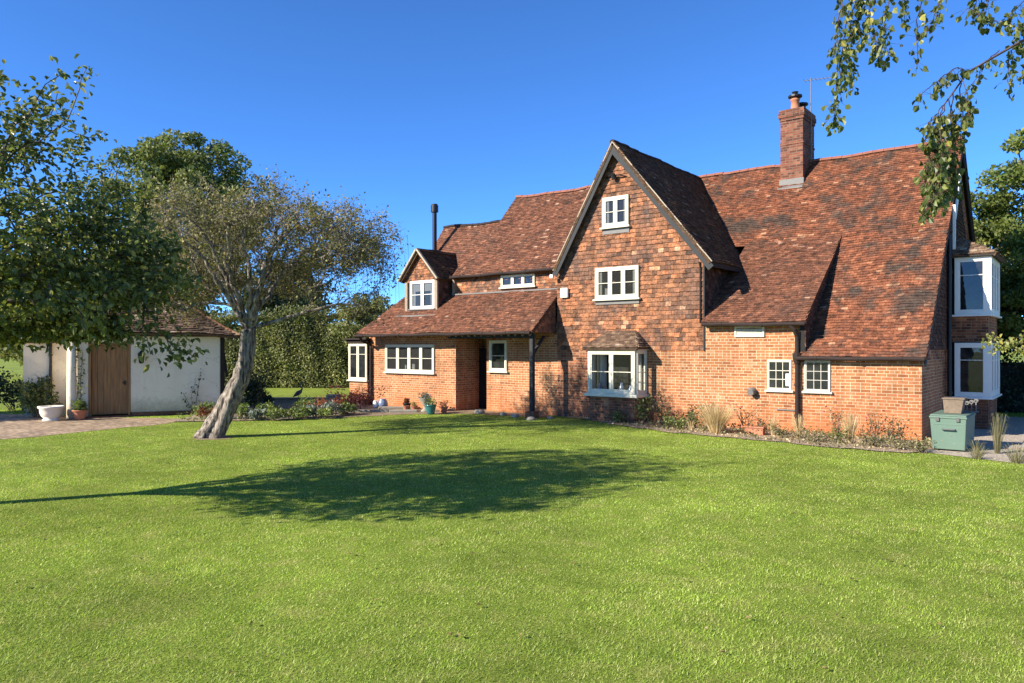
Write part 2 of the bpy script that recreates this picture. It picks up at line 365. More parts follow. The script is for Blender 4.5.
def unit(a): return a/np.maximum(np.linalg.norm(a, axis=1, keepdims=True), 1e-6)
def leaf_cloud(name, P, size, mat, root=None, out=None, droop=0.0, flat=0.0, aspect=.55, jit=.4, tint=None, rng=nrg, core=None):
    P = np.asarray(P, np.float64); n = len(P)
    d = rng.normal(size=(n, 3));
    if out is not None: d = unit(d)+np.asarray(out)*.25
    d[:, 2] -= droop; d = unit(d)
    nn = rng.normal(size=(n, 3)); nn[:, 2] += flat*2
    if out is not None: nn = nn+np.asarray(out)*1.3
    s = unit(np.cross(d, nn)); m = np.cross(s, d)
    Ls = (size*(1+jit*(rng.random(n)-.5)*2))[:, None]; W = Ls*aspect
    V = np.stack([P, P+d*Ls*.45+s*W*.5+m*W*.12, P+d*Ls, P+d*Ls*.45-s*W*.5+m*W*.12], 1).reshape(-1, 3)
    F = np.arange(n*4).reshape(n, 4)
    t = np.repeat(rng.random(n) if tint is None else np.clip(tint+rng.normal(size=n)*.16, 0, 1), 4)
    if core is not None:
        cv, cf = core; F = np.vstack([F, np.asarray(cf)+len(V)]); V = np.vstack([V, cv]); t = np.concatenate([t, np.full(len(cv), .1)])
    return np_mesh(name, V, F, t, mat, root)

def shell(center, rad, n, rng=nrg, lo=.55):
    u = unit(rng.normal(size=(n, 3))); r = lo+(1-lo)*rng.random(n)**.6
    return np.asarray(center)+u*r[:, None]*np.asarray(rad), u

# trees: branches grown to a cloud of aims (each aim joins the nearest node, path length from the root counted too)
def grow(trunks, aims, bf=.4, seg=.3, r0=.006, pw=2.3, wig=.08, sag=0.0, rng=rnd, sides=4, rmax=None):
    pos = []; par = []; pl = []; pd = []; fixed = {}
    for path, rads, start in trunks:
        prev = start
        for i, p in enumerate(path):
            p = Vector(p)
            if i == 0 and start is not None and start >= 0: continue
            pos.append(p); k = len(pos)-1
            pr = prev if prev is not None else -1
            par.append(pr); pl.append((pl[pr]+(p-pos[pr]).length) if pr >= 0 else 0.0)
            pd.append((p-pos[pr]).normalized() if pr >= 0 else Vector((0, 0, 1)))
            fixed[k] = rads[i]; prev = k
    nb = len(pos); base_ok = [i for i in range(nb)]
    cap = nb+len(aims)*12; A = np.zeros((cap, 3)); PLn = np.zeros(cap)
    for i in range(nb): A[i] = pos[i]; PLn[i] = pl[i]
    ok = np.zeros(cap, bool); ok[max(2, nb//6):nb] = True
    root0 = np.array(pos[min(nb-1, nb//2)])
    aims = sorted(aims, key=lambda a: np.linalg.norm(np.array(a)-root0)); paths = []; cnt = nb
    for a in aims:
        av = np.array(a); D = np.linalg.norm(A[:cnt]-av, axis=1)+bf*PLn[:cnt]; D[~ok[:cnt]] = 1e9
        j = int(np.argmin(D)); s = pos[j]; a = Vector(a); ln = (a-s).length
        if ln < .03: continue
        k = max(2, min(9, int(ln/seg)+1)); c = s+(pd[j]*.6+(a-s).normalized()*.4)*ln*.45+Vector((0, 0, -sag*ln))
        ids = [j]; pv = s
        for i in range(1, k+1):
            t = i/k; p = s*(1-t)**2+c*2*t*(1-t)+a*t*t
            if i < k: p = p+Vector((rng.gauss(0, 1), rng.gauss(0, 1), rng.gauss(0, 1)))*wig*ln/k
            pos.append(p); par.append(ids[-1]); A[cnt] = p; PLn[cnt] = PLn[ids[-1]]+(p-pv).length; ok[cnt] = True
            pd.append((p-pv).normalized()); pv = p; ids.append(cnt); cnt += 1
        paths.append(ids)
    w = np.zeros(cnt); 
    for ids in paths: w[ids[-1]] += 1
    for i in range(cnt-1, -1, -1):
        if par[i] >= 0: w[par[i]] += w[i]
    rad = r0*np.maximum(w, 1)**(1/pw)
    if rmax: rad = np.minimum(rad, rmax)
    return pos, paths, rad, pd, cnt, nb

def branch_mesh(mb, pos, paths, rad, sides=None):
    for ids in paths:
        r = [rad[i] for i in ids]; r[0] = min(r[0], r[1]*1.35)
        n = sides or (7 if max(r) > .05 else 5 if max(r) > .02 else 3)
        mb.tube([pos[i] for i in ids], r, n, cap=False)

# ------------------------------------------------------------------ tiles, windows, gutters
def tiles(mb, o, u, v, vmax, span, gauge=.105, tw=.17, thick=.02, lift=.026, jit=1.0, warp=None, holes=()):
    o = Vector(o); u = Vector(u).normalized(); v = Vector(v).normalized(); n = u.cross(v)
    k = 0; vv = 0.0
    while vv < vmax-.02:
        ul, ur = span(vv+gauge*.5); x = ul - (tw*.5 if k % 2 else 0) - rnd.random()*.02
        ph = rnd.random()*6
        while x < ur:
            a, b = max(x, ul), min(x+tw-.004, ur); x += tw
            if b-a < .03: continue
            mid = (a+b)/2
            if any(h[0] < mid < h[1] and h[2] < vv+gauge*.5 < h[3] for h in holes): continue
            mb.cur = min(1, max(0, rnd.gauss(.46, .19))) if rnd.random() > .014 else .98
            sl = rnd.gauss(0, .004)*jit; dl = rnd.gauss(0, .005)*jit; tl = rnd.gauss(0, .003)*jit
            h0 = lift+rnd.random()*.009*jit + .004*math.sin(mid*2.2+ph); h1 = .004
            P = lambda uu, w, h: o+u*uu+v*w+n*h
            v0, v1 = max(vv+dl, -.03), min(vv+gauge*1.3, vmax)
            vs = [P(a, v0+sl, h0-thick), P(b, v0-sl, h0-thick), P(a, v0+sl, h0+tl), P(b, v0-sl, h0-tl), P(a, v1, h1), P(b, v1, h1), P(a, v1, h1-thick), P(b, v1, h1-thick)]
            if warp: vs = [warp(p) for p in vs]
            mb.add(vs, [(0, 1, 3, 2), (2, 3, 5, 4), (0, 2, 4, 6), (1, 7, 5, 3)])
        vv += gauge*(1+.03*rnd.uniform(-1, 1)); k += 1

def slab(mb, o, u, v, vmax, span, warp=None, nu=14, nv=10, drop=.012, thick=.09):
    o = Vector(o); u = Vector(u).normalized(); v = Vector(v).normalized(); n = u.cross(v); mb.cur = .15
    top = []; bot = []
    for j in range(nv+1):
        w = vmax*j/nv; ul, ur = span(w)
        for i in range(nu+1):
            p = o+u*(ul+(ur-ul)*i/nu)+v*w
            a, b = p-n*drop, p-n*(drop+thick)
            top.append(warp(a) if warp else a); bot.append(warp(b) if warp else b)
    N = nu+1; m = len(top); f = []
    for j in range(nv):
        for i in range(nu):
            q = (j*N+i, j*N+i+1, (j+1)*N+i+1, (j+1)*N+i); f += [q, tuple(x+m for x in q[::-1])]
    for i in range(nu): f += [(i, m+i, m+i+1, i+1), (nv*N+i, nv*N+i+1, m+nv*N+i+1, m+nv*N+i)]
    for j in range(nv): f += [(j*N, (j+1)*N, m+(j+1)*N, m+j*N), (j*N+nu, m+j*N+nu, m+(j+1)*N+nu, (j+1)*N+nu)]
    mb.add(top+bot, f)

def roof_face(mb, o, u, v, vmax, span, warp=None, **k):
    slab(mb, o, u, v, vmax, span, warp); tiles(mb, o, u, v, vmax, span, warp=warp, **k)

def sagf(amp, x0, x1, y0, y1, seed=0.0):
    def f(p):
        p = Vector(p); a = (p.x-x0)/(x1-x0); b = (p.y-y0)/(y1-y0)
        z = -amp*math.sin(math.pi*min(max(a, 0), 1))*(.35+.65*min(max(b, 0), 1))
        z += .028*math.sin(p.x*1.3+seed)*math.sin(p.y*1.1+seed*2)+.014*math.sin(p.x*3.1+p.y*2.3+seed)
        return p+Vector((0, 0, z))
    return f

def ridge(name, pts, root, warp=None, r=.105, seg=.32, mat='ridge', parent=None):
    mb = MB()
    for a, b in zip(pts[:-1], pts[1:]):
        a = Vector(a); b = Vector(b); n = max(1, int((b-a).length/seg)); d = (b-a)/n
        for i in range(n):
            mb.cur = rnd.random(); p = a+d*i; q = a+d*(i+.98)
            if warp: p, q = warp(p), warp(q)
            j = Vector((0, 0, rnd.gauss(0, .006)-.04)); x = Vector(d).cross(Vector((0, 0, 1))).normalized(); up = x.cross(d.normalized())
            vs = []
            for e, c in ((0, p), (1, q)):
                rr = r*(1.06 if e else 1.0)
                for k in range(7):
                    t = math.pi*k/6; vs.append(c+j+x*math.cos(t)*rr+up*math.sin(t)*rr)
            mb.add(vs, [(k, k+1, 8+k, 7+k) for k in range(6)]+[tuple(range(7)), tuple(range(7, 14))[::-1]])
    return mb.build(name, M[mat], root, parent=parent)

def frame_at(o, along, out):                # local frame: x along the wall, y out of it, z up
    a = Vector(along).normalized(); n = Vector(out).normalized(); m = Matrix.Identity(4)
    for i, c in enumerate((a, n, Vector((0, 0, 1)))):
        for j in range(3): m[j][i] = c[j]
    m.translation = Vector(o); return m
FRONT = lambda x, y, z: frame_at((x, y, z), (1, 0, 0), (0, -1, 0))

def window(root, fr, W, H, lights, rows, mat='cream', fw=.06, sash=.045, bar=.022, cols=1, sill=True, glass='glass', proud=.06, sillmat=None, parent=None, curtains=(), name='window', backed=True, splits=None):
    m = MB(); pr = proud
    m.box(0, fw, -.02, pr, 0, H, fr); m.box(W-fw, W, -.02, pr, 0, H, fr)
    m.box(fw, W-fw, -.02, pr-.002, H-fw, H, fr); m.box(fw, W-fw, -.02, pr-.002, 0, fw, fr)
    iw = W-2*fw; lw = iw/lights; g = MB()
    for i in range(lights):
        a, b = fw+lw*i, fw+lw*(i+1)
        if i: m.box(a-.03, a+.03, -.02, pr-.003, fw, H-fw, fr)
        sa, sb = a+(.03 if i else 0), b-(.03 if i < lights-1 else 0)
        za, zb = fw, H-fw; y0, y1 = -.01, pr-.014
        m.box(sa, sa+sash, y0, y1, za, zb, fr); m.box(sb-sash, sb, y0, y1, za, zb, fr)
        m.box(sa+sash, sb-sash, y0, y1-.001, za, za+sash, fr); m.box(sa+sash, sb-sash, y0, y1-.001, zb-sash, zb, fr)
        zs = splits if splits else [r/rows for r in range(1, rows)]
        for q in zs:
            z = za+sash+(zb-za-2*sash)*q; m.box(sa+sash, sb-sash, .0, y1-.008, z-bar/2, z+bar/2, fr)
        for cidx in range(1, cols):
            x = sa+sash+(sb-sa-2*sash)*cidx/cols; m.box(x-bar/2, x+bar/2, .0, y1-.010, za+sash, zb-sash, fr)
        gy = .007; tilt = rnd.uniform(-.002, .002)
        g.quad(*[fr @ Vector(p) for p in ((sa+sash-.004, gy, za+sash-.004), (sb-sash+.004, gy+tilt, za+sash-.004), (sb-sash+.004, gy+tilt, zb-sash+.004), (sa+sash-.004, gy, zb-sash+.004))])
    w = m.build(name, M[mat], root, bevel=.004, parent=parent)
    g.build('pane', M['clear' if curtains else glass], root, parent=w)
    if curtains:
        bk = MB(); bk.quad(*[fr @ Vector(q) for q in ((fw, .002, fw), (W-fw, .002, fw), (W-fw, .002, H-fw), (fw, .002, H-fw))]); bk.build('window_back', M['inside'], root, parent=w)
        for (c0, c1, z0, z1) in curtains:
            cu = MB(); n = max(3, int((c1-c0)*W/.035)); top = []
            for q in range(n+1):
                x = W*(c0+(c1-c0)*q/n); y = .004+.0018*math.sin(q*1.9)
                top.append((x, y))
            for (xa, ya), (xb, yb) in zip(top[:-1], top[1:]): cu.quad(*[fr @ Vector(v) for v in ((xa, ya, H*z0), (xb, yb, H*z0), (xb, yb, H*z1), (xa, ya, H*z1))])
            cu.build('curtain', M['drape'], root, parent=w)
    if sill:
        s = MB(); s.box(-.06, W+.06, -.02, pr+.05, -.055, -.003, fr); s.build('sill', M[sillmat or mat], root, parent=w, bevel=.006)
    return w

def gutter(name, pts, root, r=.055, mat='gutter', parent=None):
    m = MB()
    for a, b in zip(pts[:-1], pts[1:]):
        a = Vector(a); b = Vector(b); d = (b-a); n = max(2, int(d.length/.5))
        ps = [a+d*i/n+Vector((0, 0, .012*math.sin(i*1.7))) for i in range(n+1)]
        m.tube(ps, r, 8)
        for i in range(1, n, 2): m.tube([ps[i]-d.normalized()*.03, ps[i]+d.normalized()*.03], r*1.18, 8)
    return m.build(name, M[mat], root, smooth=False, parent=parent)
def pipe(name, pts, root, r=.045, mat='gutter', clips=True, parent=None):
    m = MB(); m.tube(pts, r, 10)
    if clips:
        a, b = Vector(pts[-2]), Vector(pts[-1]); n = 3
        for i in range(n):
            p = a+(b-a)*(i+.4)/n; m.tube([p-Vector((0, 0, .035)), p+Vector((0, 0, .035))], r*1.3, 10)
    return m.build(name, M[mat], root, parent=parent)

# ------------------------------------------------------------------ ground, paths, beds (structure)
def sheet(name, poly, z, mat, th=0.0):
    m = MB(); P = [(p[0], p[1], z) for p in poly]
    if th: m.prism(P, (0, 0, -th))
    else: m.add(P, [tuple(range(len(P)))])
    return tag(m.build(name, M[mat]), kind='structure')
gm = MB(); g = 24; ext = [-700+1400*i/g for i in range(g+1)]
gm.add([(x, y, 0) for y in ext for x in ext], [(j*(g+1)+i, j*(g+1)+i+1, (j+1)*(g+1)+i+1, (j+1)*(g+1)+i) for j in range(g) for i in range(g)])
tag(gm.build('ground', M['lawn']), kind='structure')
def rough(poly, step=.5, amp=.09, seed=1):
    r = random.Random(seed); out = []
    for a, b in zip(poly, poly[1:]+poly[:1]):
        a, b = Vector(a), Vector(b); n = max(1, int((b-a).length/step))
        for i in range(n):
            p = a+(b-a)*i/n
            out.append((p.x+r.gauss(0, amp), p.y+r.gauss(0, amp)))
    return out
S2 = lambda s, a: tuple(spot(s, a).xy)
BED_HOUSE = rough([(-14.4, 20.75), (-12.9, 20.25), (-10.6, 19.25), (-8.3, 18.6), (-5.6, 18.45), (-3.3, 18.35), (-3.0, 19.6), (-3.3, 21.2), (-14.4, 21.2)], .35, .09, 3)
PAVING = rough([S2(-17.5, 18.2), S2(-12.9, 18.9), S2(-11.9, 20.6), S2(-10.6, 23.0), S2(-10.7, 24.3), S2(-16, 25.5), S2(-20, 27), S2(-24, 22)], .6, .08, 5)
TERRACE = rough([S2(-8.3, 24.9), S2(-6.0, 24.6), S2(-3.3, 26.1), S2(-1.2, 26.0), S2(.6, 25.0), S2(1.3, 24.9), S2(1.2, 26), S2(-1.5, 30), S2(-10.6, 31.6), S2(-10.3, 26.5)], .5, .07, 7)
WORN = rough([tuple((spot(-7.8, 19.35)+Vector((.62*math.cos(q*.7), .5*math.sin(q*.7), 0))).xy) for q in range(9)], .2, .07, 21)
BORDER = rough([S2(-11.0, 25.4), S2(-10.7, 23.3), S2(-8.2, 23.6), S2(-5.9, 24.3), S2(-5.6, 26.6), S2(-7.6, 27.6), S2(-10.2, 27.6)], .4, .07, 9)
GRAVEL = rough([(-3.0, 18.75), (-1.9, 18.35), (-.5, 17.9), (3, 17), (9, 16), (9, 27), (2, 24), (-1.5, 30), (-3.4, 30), (-3.4, 20.5)], .6, .07, 11)
sheet('bare_ground', WORN, .005, 'path_earth'); sheet('paving', PAVING, .006, 'paving'); sheet('terrace', TERRACE, .010, 'path_earth')
sheet('flower_bed', BORDER, .026, 'soil'); sheet('flower_bed', BED_HOUSE, .022, 'soil'); sheet('gravel_path', GRAVEL, .008, 'gravel')

# ------------------------------------------------------------------ the farmhouse
Y0 = 20.87
house = thing('farmhouse', 'old red brick and tile-hung farmhouse with a steep front gable and sweeping tiled roofs', 'house', (-10, Y0, 0))
H = house
# walls
w = MB()
w.box(-9.2, -6.25, Y0, 24, -.2, 2.98); w.box(-6.25, -3.45, Y0+.004, 24, -.2, 2.02)
wm = w.build('wall', M['brick'], H)
w = MB(); w.box(-14.5, -11.4, Y0+.003, 25, -.2, 2.3); w.build('wall', M['brick_old'], H)
w = MB(); w.box(-11.4, -9.2, Y0, 25, -.2, 2.3); w.build('wall', M['brick'], H)
w = MB(); w.prism([(-14.45, Y0+.02, 2.2), (-9.24, Y0+.02, 2.2), (-9.24, Y0+.02, 5.18), (-12.2, Y0+.02, 8.72), (-14.45, Y0+.02, 4.8)], (0, .28, 0))
w.box(-9.5, -9.22, Y0+.3, 25, 2.2, 5.0); w.box(-14.45, -14.2, Y0+.3, 25, 2.2, 4.7)
upper = w.build('wall', M['inside'], H)
# right gable end
w = MB(); w.prism([(-3.47, Y0+.06, -.2), (-3.47, Y0+.06, 1.98), (-3.47, 27.3, 8.72), (-3.47, 32.6, 3.2), (-3.47, 32.6, -.2)], (-.25, 0, 0))
w.build('wall', M['brick_old'], H)
w = MB(); w.box(-22.1, -3.5, 32.3, 32.6, -.2, 3.2); w.box(-22.1, -21.8, 21.6, 32.3, -.2, 4.2)
w.prism([(-22.05, 20.3, 2.7), (-22.05, 21.5, 4.35), (-22.05, 23.6, 7.45), (-22.05, 32, 3.2), (-22.05, 32, 2.7)], (.2, 0, 0)); w.build('wall', M['brick_old'], H)
hm = MB()
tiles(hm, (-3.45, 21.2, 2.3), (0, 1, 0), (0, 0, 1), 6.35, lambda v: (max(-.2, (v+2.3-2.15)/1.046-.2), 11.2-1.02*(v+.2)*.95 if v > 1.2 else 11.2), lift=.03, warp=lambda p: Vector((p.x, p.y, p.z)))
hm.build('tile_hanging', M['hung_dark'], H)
# gable tile hanging
hm = MB()
def gspan(v):
    z = 2.27+v; return (max(-14.5, -12.2-(8.86-z)/1.741), min(-9.2, -12.2+(8.86-z)/1.236))
tiles(hm, (0, Y0+.012, 2.27), (1, 0, 0), (0, 0, 1), 6.5, gspan, gauge=.138, tw=.185, lift=.032)
hm.build('tile_hanging', M['hung'], H)
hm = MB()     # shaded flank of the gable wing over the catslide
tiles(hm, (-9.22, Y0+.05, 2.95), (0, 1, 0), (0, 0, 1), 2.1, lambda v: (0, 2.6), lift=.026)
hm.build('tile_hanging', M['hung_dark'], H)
hm = MB(); hm.box(-9.21, -9.17, Y0-.04, Y0+.02, 2.25, 5.05); hm.build('corner_board', M['graywood'], H)

# main roof (right), with the raised catslide
wr = sagf(.045, -10, -3.4, 20.7, 27.3, .7)
SL = Vector((0, 6.55, 6.85)).normalized(); VM = Vector((0, 6.55, 6.85)).length
rm = MB()
def mspan(v):
    y = 20.72+v*SL.y
    return (-6.55 if y < 24.1 else -13.5, -3.32)
roof_face(rm, (0, 20.72, 2.11), (1, 0, 0), SL, VM, mspan, wr)
roof = rm.build('roof', M['roof_red'], H)
rm = MB()     # raised catslide beside the gable
S2v = Vector((0, 3.6, 2.72)).normalized(); V2 = Vector((0, 3.62, 2.72)).length+.1
roof_face(rm, (0, 20.66, 3.07), (1, 0, 0), S2v, V2, lambda v: (-9.2, -6.2), sagf(.03, -9.2, -6.2, 20.6, 24.2, 2.1))
rm.build('roof', M['roof_brown'], H)
rm = MB(); rm.prism([(-6.27, 20.80, 2.12), (-6.27, 20.80, 3.02), (-6.27, 24.1, 5.5), (-6.27, 24.3, 5.55)], (-.12, 0, 0))
rm.build('wall', M['inside'], H)
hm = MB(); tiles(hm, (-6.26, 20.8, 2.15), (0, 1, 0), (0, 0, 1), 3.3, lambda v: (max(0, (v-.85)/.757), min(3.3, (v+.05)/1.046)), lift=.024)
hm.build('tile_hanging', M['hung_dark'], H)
rm = MB(); rs = Vector((0, -5.3, 5.6)).normalized()
roof_face(rm, (0, 32.7, 3.2), (-1, 0, 0), rs, 7.75, lambda v: (3.32, 13.2)); rm.build('roof', M['roof_dark'], H)
ridge('ridge_tiles', [(-13.2, 27.27, 8.98), (-3.32, 27.27, 8.98)], H, wr)
# gable wing roof
gw = sagf(.05, -14, -9, 20.6, 27, 3.3)
def back(z): return min(27.2, max(23.5 if z < 5.2 else 0, 20.75+(z-2.11)/1.046+.12))
ru = Vector((0, 1, 0)); rv = Vector((-3.31, 0, 4.09))
rm = MB(); GV = rv.length
roof_face(rm, (-8.86, 0, 4.85), (0, 1, 0), rv, GV, lambda v: (Y0-.26, back(4.85+v*.777)), gw); 
lv = Vector((2.28, 0, 3.97)); LV = lv.length
roof_face(rm, (-14.5, 0, 4.97), (0, -1, 0), lv, LV, lambda v: (-27.1 if v > 4.1 else -(21.3+(4.97+v*.867-5.0)/1.07+.2), -(Y0-.26)), gw)
groof = rm.build('roof', M['roof_dark'], H)
ridge('ridge_tiles', [(-12.2, Y0-.26, 8.97), (-12.2, 27.2, 8.97)], H, gw, mat='gutter', parent=groof, r=.09)
bm_ = MB()
for sx, e in (((-8.80, Y0-.20, 4.74), 1), ((-14.55, Y0-.20, 4.84), -1)):
    top = Vector((-12.2, Y0-.20, 8.86)); e0 = Vector(sx); d = (top-e0).normalized(); nrm = Vector((0, -1, 0)).cross(d)*(1 if e < 0 else -1)
    if nrm.z > 0: nrm = -nrm
    p = [e0, top, top+Vector((0, 0, -.33)), e0+nrm*.20]
    bm_.prism(p, (0, -.045, 0))
bm_.build('barge_board', M['graywood'], H)
bm_ = MB()
for e0 in (Vector((-8.84, Y0-.245, 4.86)), Vector((-14.52, Y0-.245, 4.96))):
    top = Vector((-12.2, Y0-.245, 8.93)); n = 14; d = (top-e0)/n
    for i in range(n):
        bm_.cur = rnd.random(); a = e0+d*i+Vector((0, rnd.gauss(0, .006), rnd.gauss(0, .006))); bm_.bar(a, a+d*.985, .03, .03)
bm_.build('verge_strip', M['mortar'], H)
bm_ = MB(); bm_.box(-9.15, -8.86, Y0+.02, 23.0, 4.78, 4.81); bm_.box(-8.9, -8.87, Y0-.15, 23.0, 4.72, 4.84); bm_.build('eaves_board', M['graywood'], H)
# right verge of the main roof
bm_ = MB(); a = Vector((-3.345, 20.7, 1.98)); b = Vector((-3.345, 27.3, 8.83)); bm_.prism([a, b, b+Vector((0, 0, -.3)), a+Vector((0, .12, -.12))], (-.04, 0, 0))
b2 = Vector((-3.345, 32.7, 3.1)); bm_.prism([b+Vector((0, .01, 0)), b2, b2+Vector((0, 0, -.3)), b+Vector((0, .01, -.3))], (-.04, 0, 0)); bm_.build('barge_board', M['graywood'], H)

# left range: upper roof, lower left roof, porch catslide
ul_ = sagf(.06, -19.1, -13, 21.2, 24.5, 5.1)
uv = Vector((0, 3.3, 3.53)); rm = MB()
roof_face(rm, (0, 21.2, 5.08), (1, 0, 0), uv, uv.length, lambda v: (-19.75 if v < 1.0 else -19.1, -12.6), ul_); rm.build('roof', M['roof_brown'], H)
ridge('ridge_tiles', [(-19.1, 24.5, 8.62), (-12.6, 24.5, 8.62)], H, ul_)
lo = Vector((0, 2.2, 3.15)); rm = MB(); lw_ = sagf(.05, -22.4, -18, 21.4, 23.6, 1.9)
roof_face(rm, (0, 21.4, 4.42), (1, 0, 0), lo, lo.length, lambda v: (-22.4, -19.0 if v > .75 else -19.7), lw_); rm.build('roof', M['roof_brown'], H)
ridge('ridge_tiles', [(-22.4, 23.6, 7.59), (-19.0, 23.6, 7.59)], H, lw_, mat='gutter', r=.09)
rm = MB(); roof_face(rm, (0, 32.7, 3.2), (-1, 0, 0), (0, -8.2, 5.36), 9.78, lambda v: (12.6, 19.08)); roof_face(rm, (0, 32.7, 3.2), (-1, 0, 0), (0, -9.1, 4.35), 10.06, lambda v: (19.0, 22.4)); rm.build('roof', M['roof_dark'], H)
w = MB(); w.prism([(-19.05, 22.6, 6.0), (-19.05, 24.5, 8.5), (-19.05, 26.2, 6.6), (-19.05, 26.2, 6.0)], (.2, 0, 0)); w.build('wall', M['inside'], H)
pv = Vector((0, 2.02, 1.70)); rm = MB(); pw_ = sagf(.02, -23.3, -14.6, 19.5, 21.4, 4.2)
roof_face(rm, (0, 19.48, 2.86), (1, 0, 0), pv, pv.length, lambda v: (-23.35+v*.36, -14.56), pw_)
proof = rm.build('roof', M['roof_brown'], H)
# clerestory strip
w = MB(); w.box(-19.7, -14.4, 21.38, 21.8, 4.2, 5.2); w.build('wall', M['brick'], H)
hm = MB(); tiles(hm, (0, 21.37, 4.42), (1, 0, 0), (0, 0, 1), .66, lambda v: (-19.6, -14.5), lift=.02); hm.build('tile_hanging', M['hung'], H)
hm = MB(); hm.box(-19.78, -19.66, 21.28, 21.5, 4.3, 5.0); hm.build('corner_board', M['wood_old'], H)
hm = MB(); hm.box(-19.7, -14.5, 21.24, 21.36, 4.37, 4.42); hm.build('flashing', M['lead'], H)
window(H, FRONT(-17.35, 21.35, 4.56), 1.55, .44, 3, 1, fw=.05, sash=.035, mat='cream')
gutter('gutter', [(-19.75, 21.12, 5.05), (-14.5, 21.12, 5.07)], H)
# left wing walls
w = MB(); w.box(-23.4, -18.6, 20.2, 21.32, -.2, 2.95); w.box(-17.74, -14.45, 20.95, 21.6, -.2, 3.2); w.box(-23.4, -18.72, 21.32, 24, -.2, 2.9)
w.box(-18.7, -14.5, 21.9, 22.2, -.2, 3.5); w.build('wall', M['brick'], H)
window(H, FRONT(-22.37, 20.2, 1.38), 2.7, 1.08, 4, 2, proud=.07, curtains=[(.03, .97, .86, .95), (.55, .6, .06, .3), (.4, .43, .06, .26)])
window(H, FRONT(-17.57, 20.95, 1.48), .82, 1.12, 1, 2, proud=.07)
d = MB(); d.box(-18.70, -17.70, 21.64, 21.7, 0, 2.3); 
for i in range(4): d.box(-18.68+i*.24, -18.46+i*.24, 21.62, 21.65, .05, 2.25)
dr = d.build('door', M['black'], H); d = MB(); d.lathe([(.02, 0), (.035, .02), (.02, .05)], (-18.1, 21.6, 1.0), 10); d.build('handle', M['lead'], H, parent=dr)
# porch cheek, post, rafter feet, gutter, downpipe
w = MB(); w.prism([(-14.62, 19.62, 2.84), (-14.62, Y0, 2.84), (-14.62, Y0, 3.98)], (-.12, 0, 0)); w.build('wall', M['inside'], H)
hm = MB(); tiles(hm, (-14.61, 19.62, 2.84), (0, 1, 0), (0, 0, 1), 1.15, lambda v: (max(0, v*1.15), 1.3), lift=.02); hm.build('tile_hanging', M['hung'], H)
p = MB(); p.box(-14.80, -14.66, 19.66, 19.80, .24, 2.78); p.box(-18.5, -14.62, 19.68, 19.78, 2.66, 2.80); post = p.build('porch_post', M['graywood'], H, bevel=.01)
p = MB(); p.box(-14.9, -14.56, 19.56, 19.9, -.1, .23); p.build('post_plinth', M['brick_old'], H, parent=post, bevel=.008)
p = MB(); p.bar((-14.73, 19.75, 2.1), (-14.73, 20.4, 2.72), .09, .07); p.build('post_brace', M['graywood'], H, parent=post)
p = MB()
for i in range(29):
    x = -23.1+i*.3; p.bar((x, 19.53, 2.76), (x, 20.3, 3.36), .055, .09)
p.build('rafter_feet', M['wood_old'], H, parent=proof)
gutter('gutter', [(-23.4, 19.44, 2.80), (-14.6, 19.44, 2.83)], H)
pipe('downpipe', [(-23.15, 19.46, 2.78), (-23.15, 19.62, 2.6), (-23.2, 20.12, 2.45), (-23.2, 20.12, 2.3), (-23.2, 20.12, .0)], H, .05)
# corner bay at the far left
w = MB(); w.box(-24.55, -23.41, 20.12, 22.4, -.2, .98); w.build('wall', M['brick'], H)
bay = MB(); bay.box(-24.62, -23.3, 20.02, 22.5, 2.52, 2.66); bay.box(-24.7, -23.25, 19.9, 22.55, 2.66, 2.72); bay.build('bay_roof', M['gutter'], H)
window(H, FRONT(-24.55, 20.12, 1.0), 1.14, 1.5, 2, 2, splits=[.74], proud=.05)
window(H, frame_at((-24.55, 22.4, 1.0), (0, -1, 0), (-1, 0, 0)), 2.27, 1.5, 3, 2, splits=[.74], proud=.05)
# dormer
dm = MB(); dm.prism([(-21.72, 20.66, 3.5), (-19.95, 20.66, 3.5), (-19.95, 20.66, 5.05), (-20.9, 20.66, 6.1), (-21.72, 20.66, 5.05)], (0, 2.3, 0)); dorm = dm.build('dormer', M['inside'], H)
hm = MB(); tiles(hm, (0, 20.655, 4.9), (1, 0, 0), (0, 0, 1), 1.15, lambda v: (-20.9-(1.17-v)*.87, -20.9+(1.17-v)*.87), lift=.022); hm.build('tile_hanging', M['hung'], H, parent=dorm)
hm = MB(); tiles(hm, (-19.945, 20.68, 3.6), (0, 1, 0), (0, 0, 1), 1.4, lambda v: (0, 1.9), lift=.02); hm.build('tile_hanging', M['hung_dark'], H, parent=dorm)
rm = MB()
roof_face(rm, (-19.82, 0, 4.98), (0, 1, 0), (-1.08, 0, 1.2), 1.62, lambda v: (20.48, 22.0+v*.5)); roof_face(rm, (-21.90, 0, 4.98), (0, -1, 0), (1.04, 0, 1.2), 1.62, lambda v: (-(22.0+v*.5), -20.48)); rm.build('roof', M['roof_dark'], H, parent=dorm)
ridge('ridge_tiles', [(-20.9, 20.48, 6.2), (-20.9, 22.8, 6.2)], H, mat='gutter', r=.08, parent=dorm)
bm_ = MB()
for e0 in (Vector((-19.78, 20.45, 4.98)), Vector((-21.93, 20.45, 4.98))): bm_.bar(e0, (-20.9, 20.45, 6.2), .07, .1, up=(0, 1, 0))
bm_.build('barge_board', M['mortar'], H, parent=dorm)
dm = MB(); dm.box(-21.70, -21.56, 20.58, 20.66, 3.72, 4.92); dm.box(-20.06, -19.92, 20.58, 20.66, 3.72, 4.95); dm.box(-21.72, -19.9, 20.60, 20.655, 3.55, 3.86); dm.build('dormer_posts', M['wood_old'], H, parent=dorm)
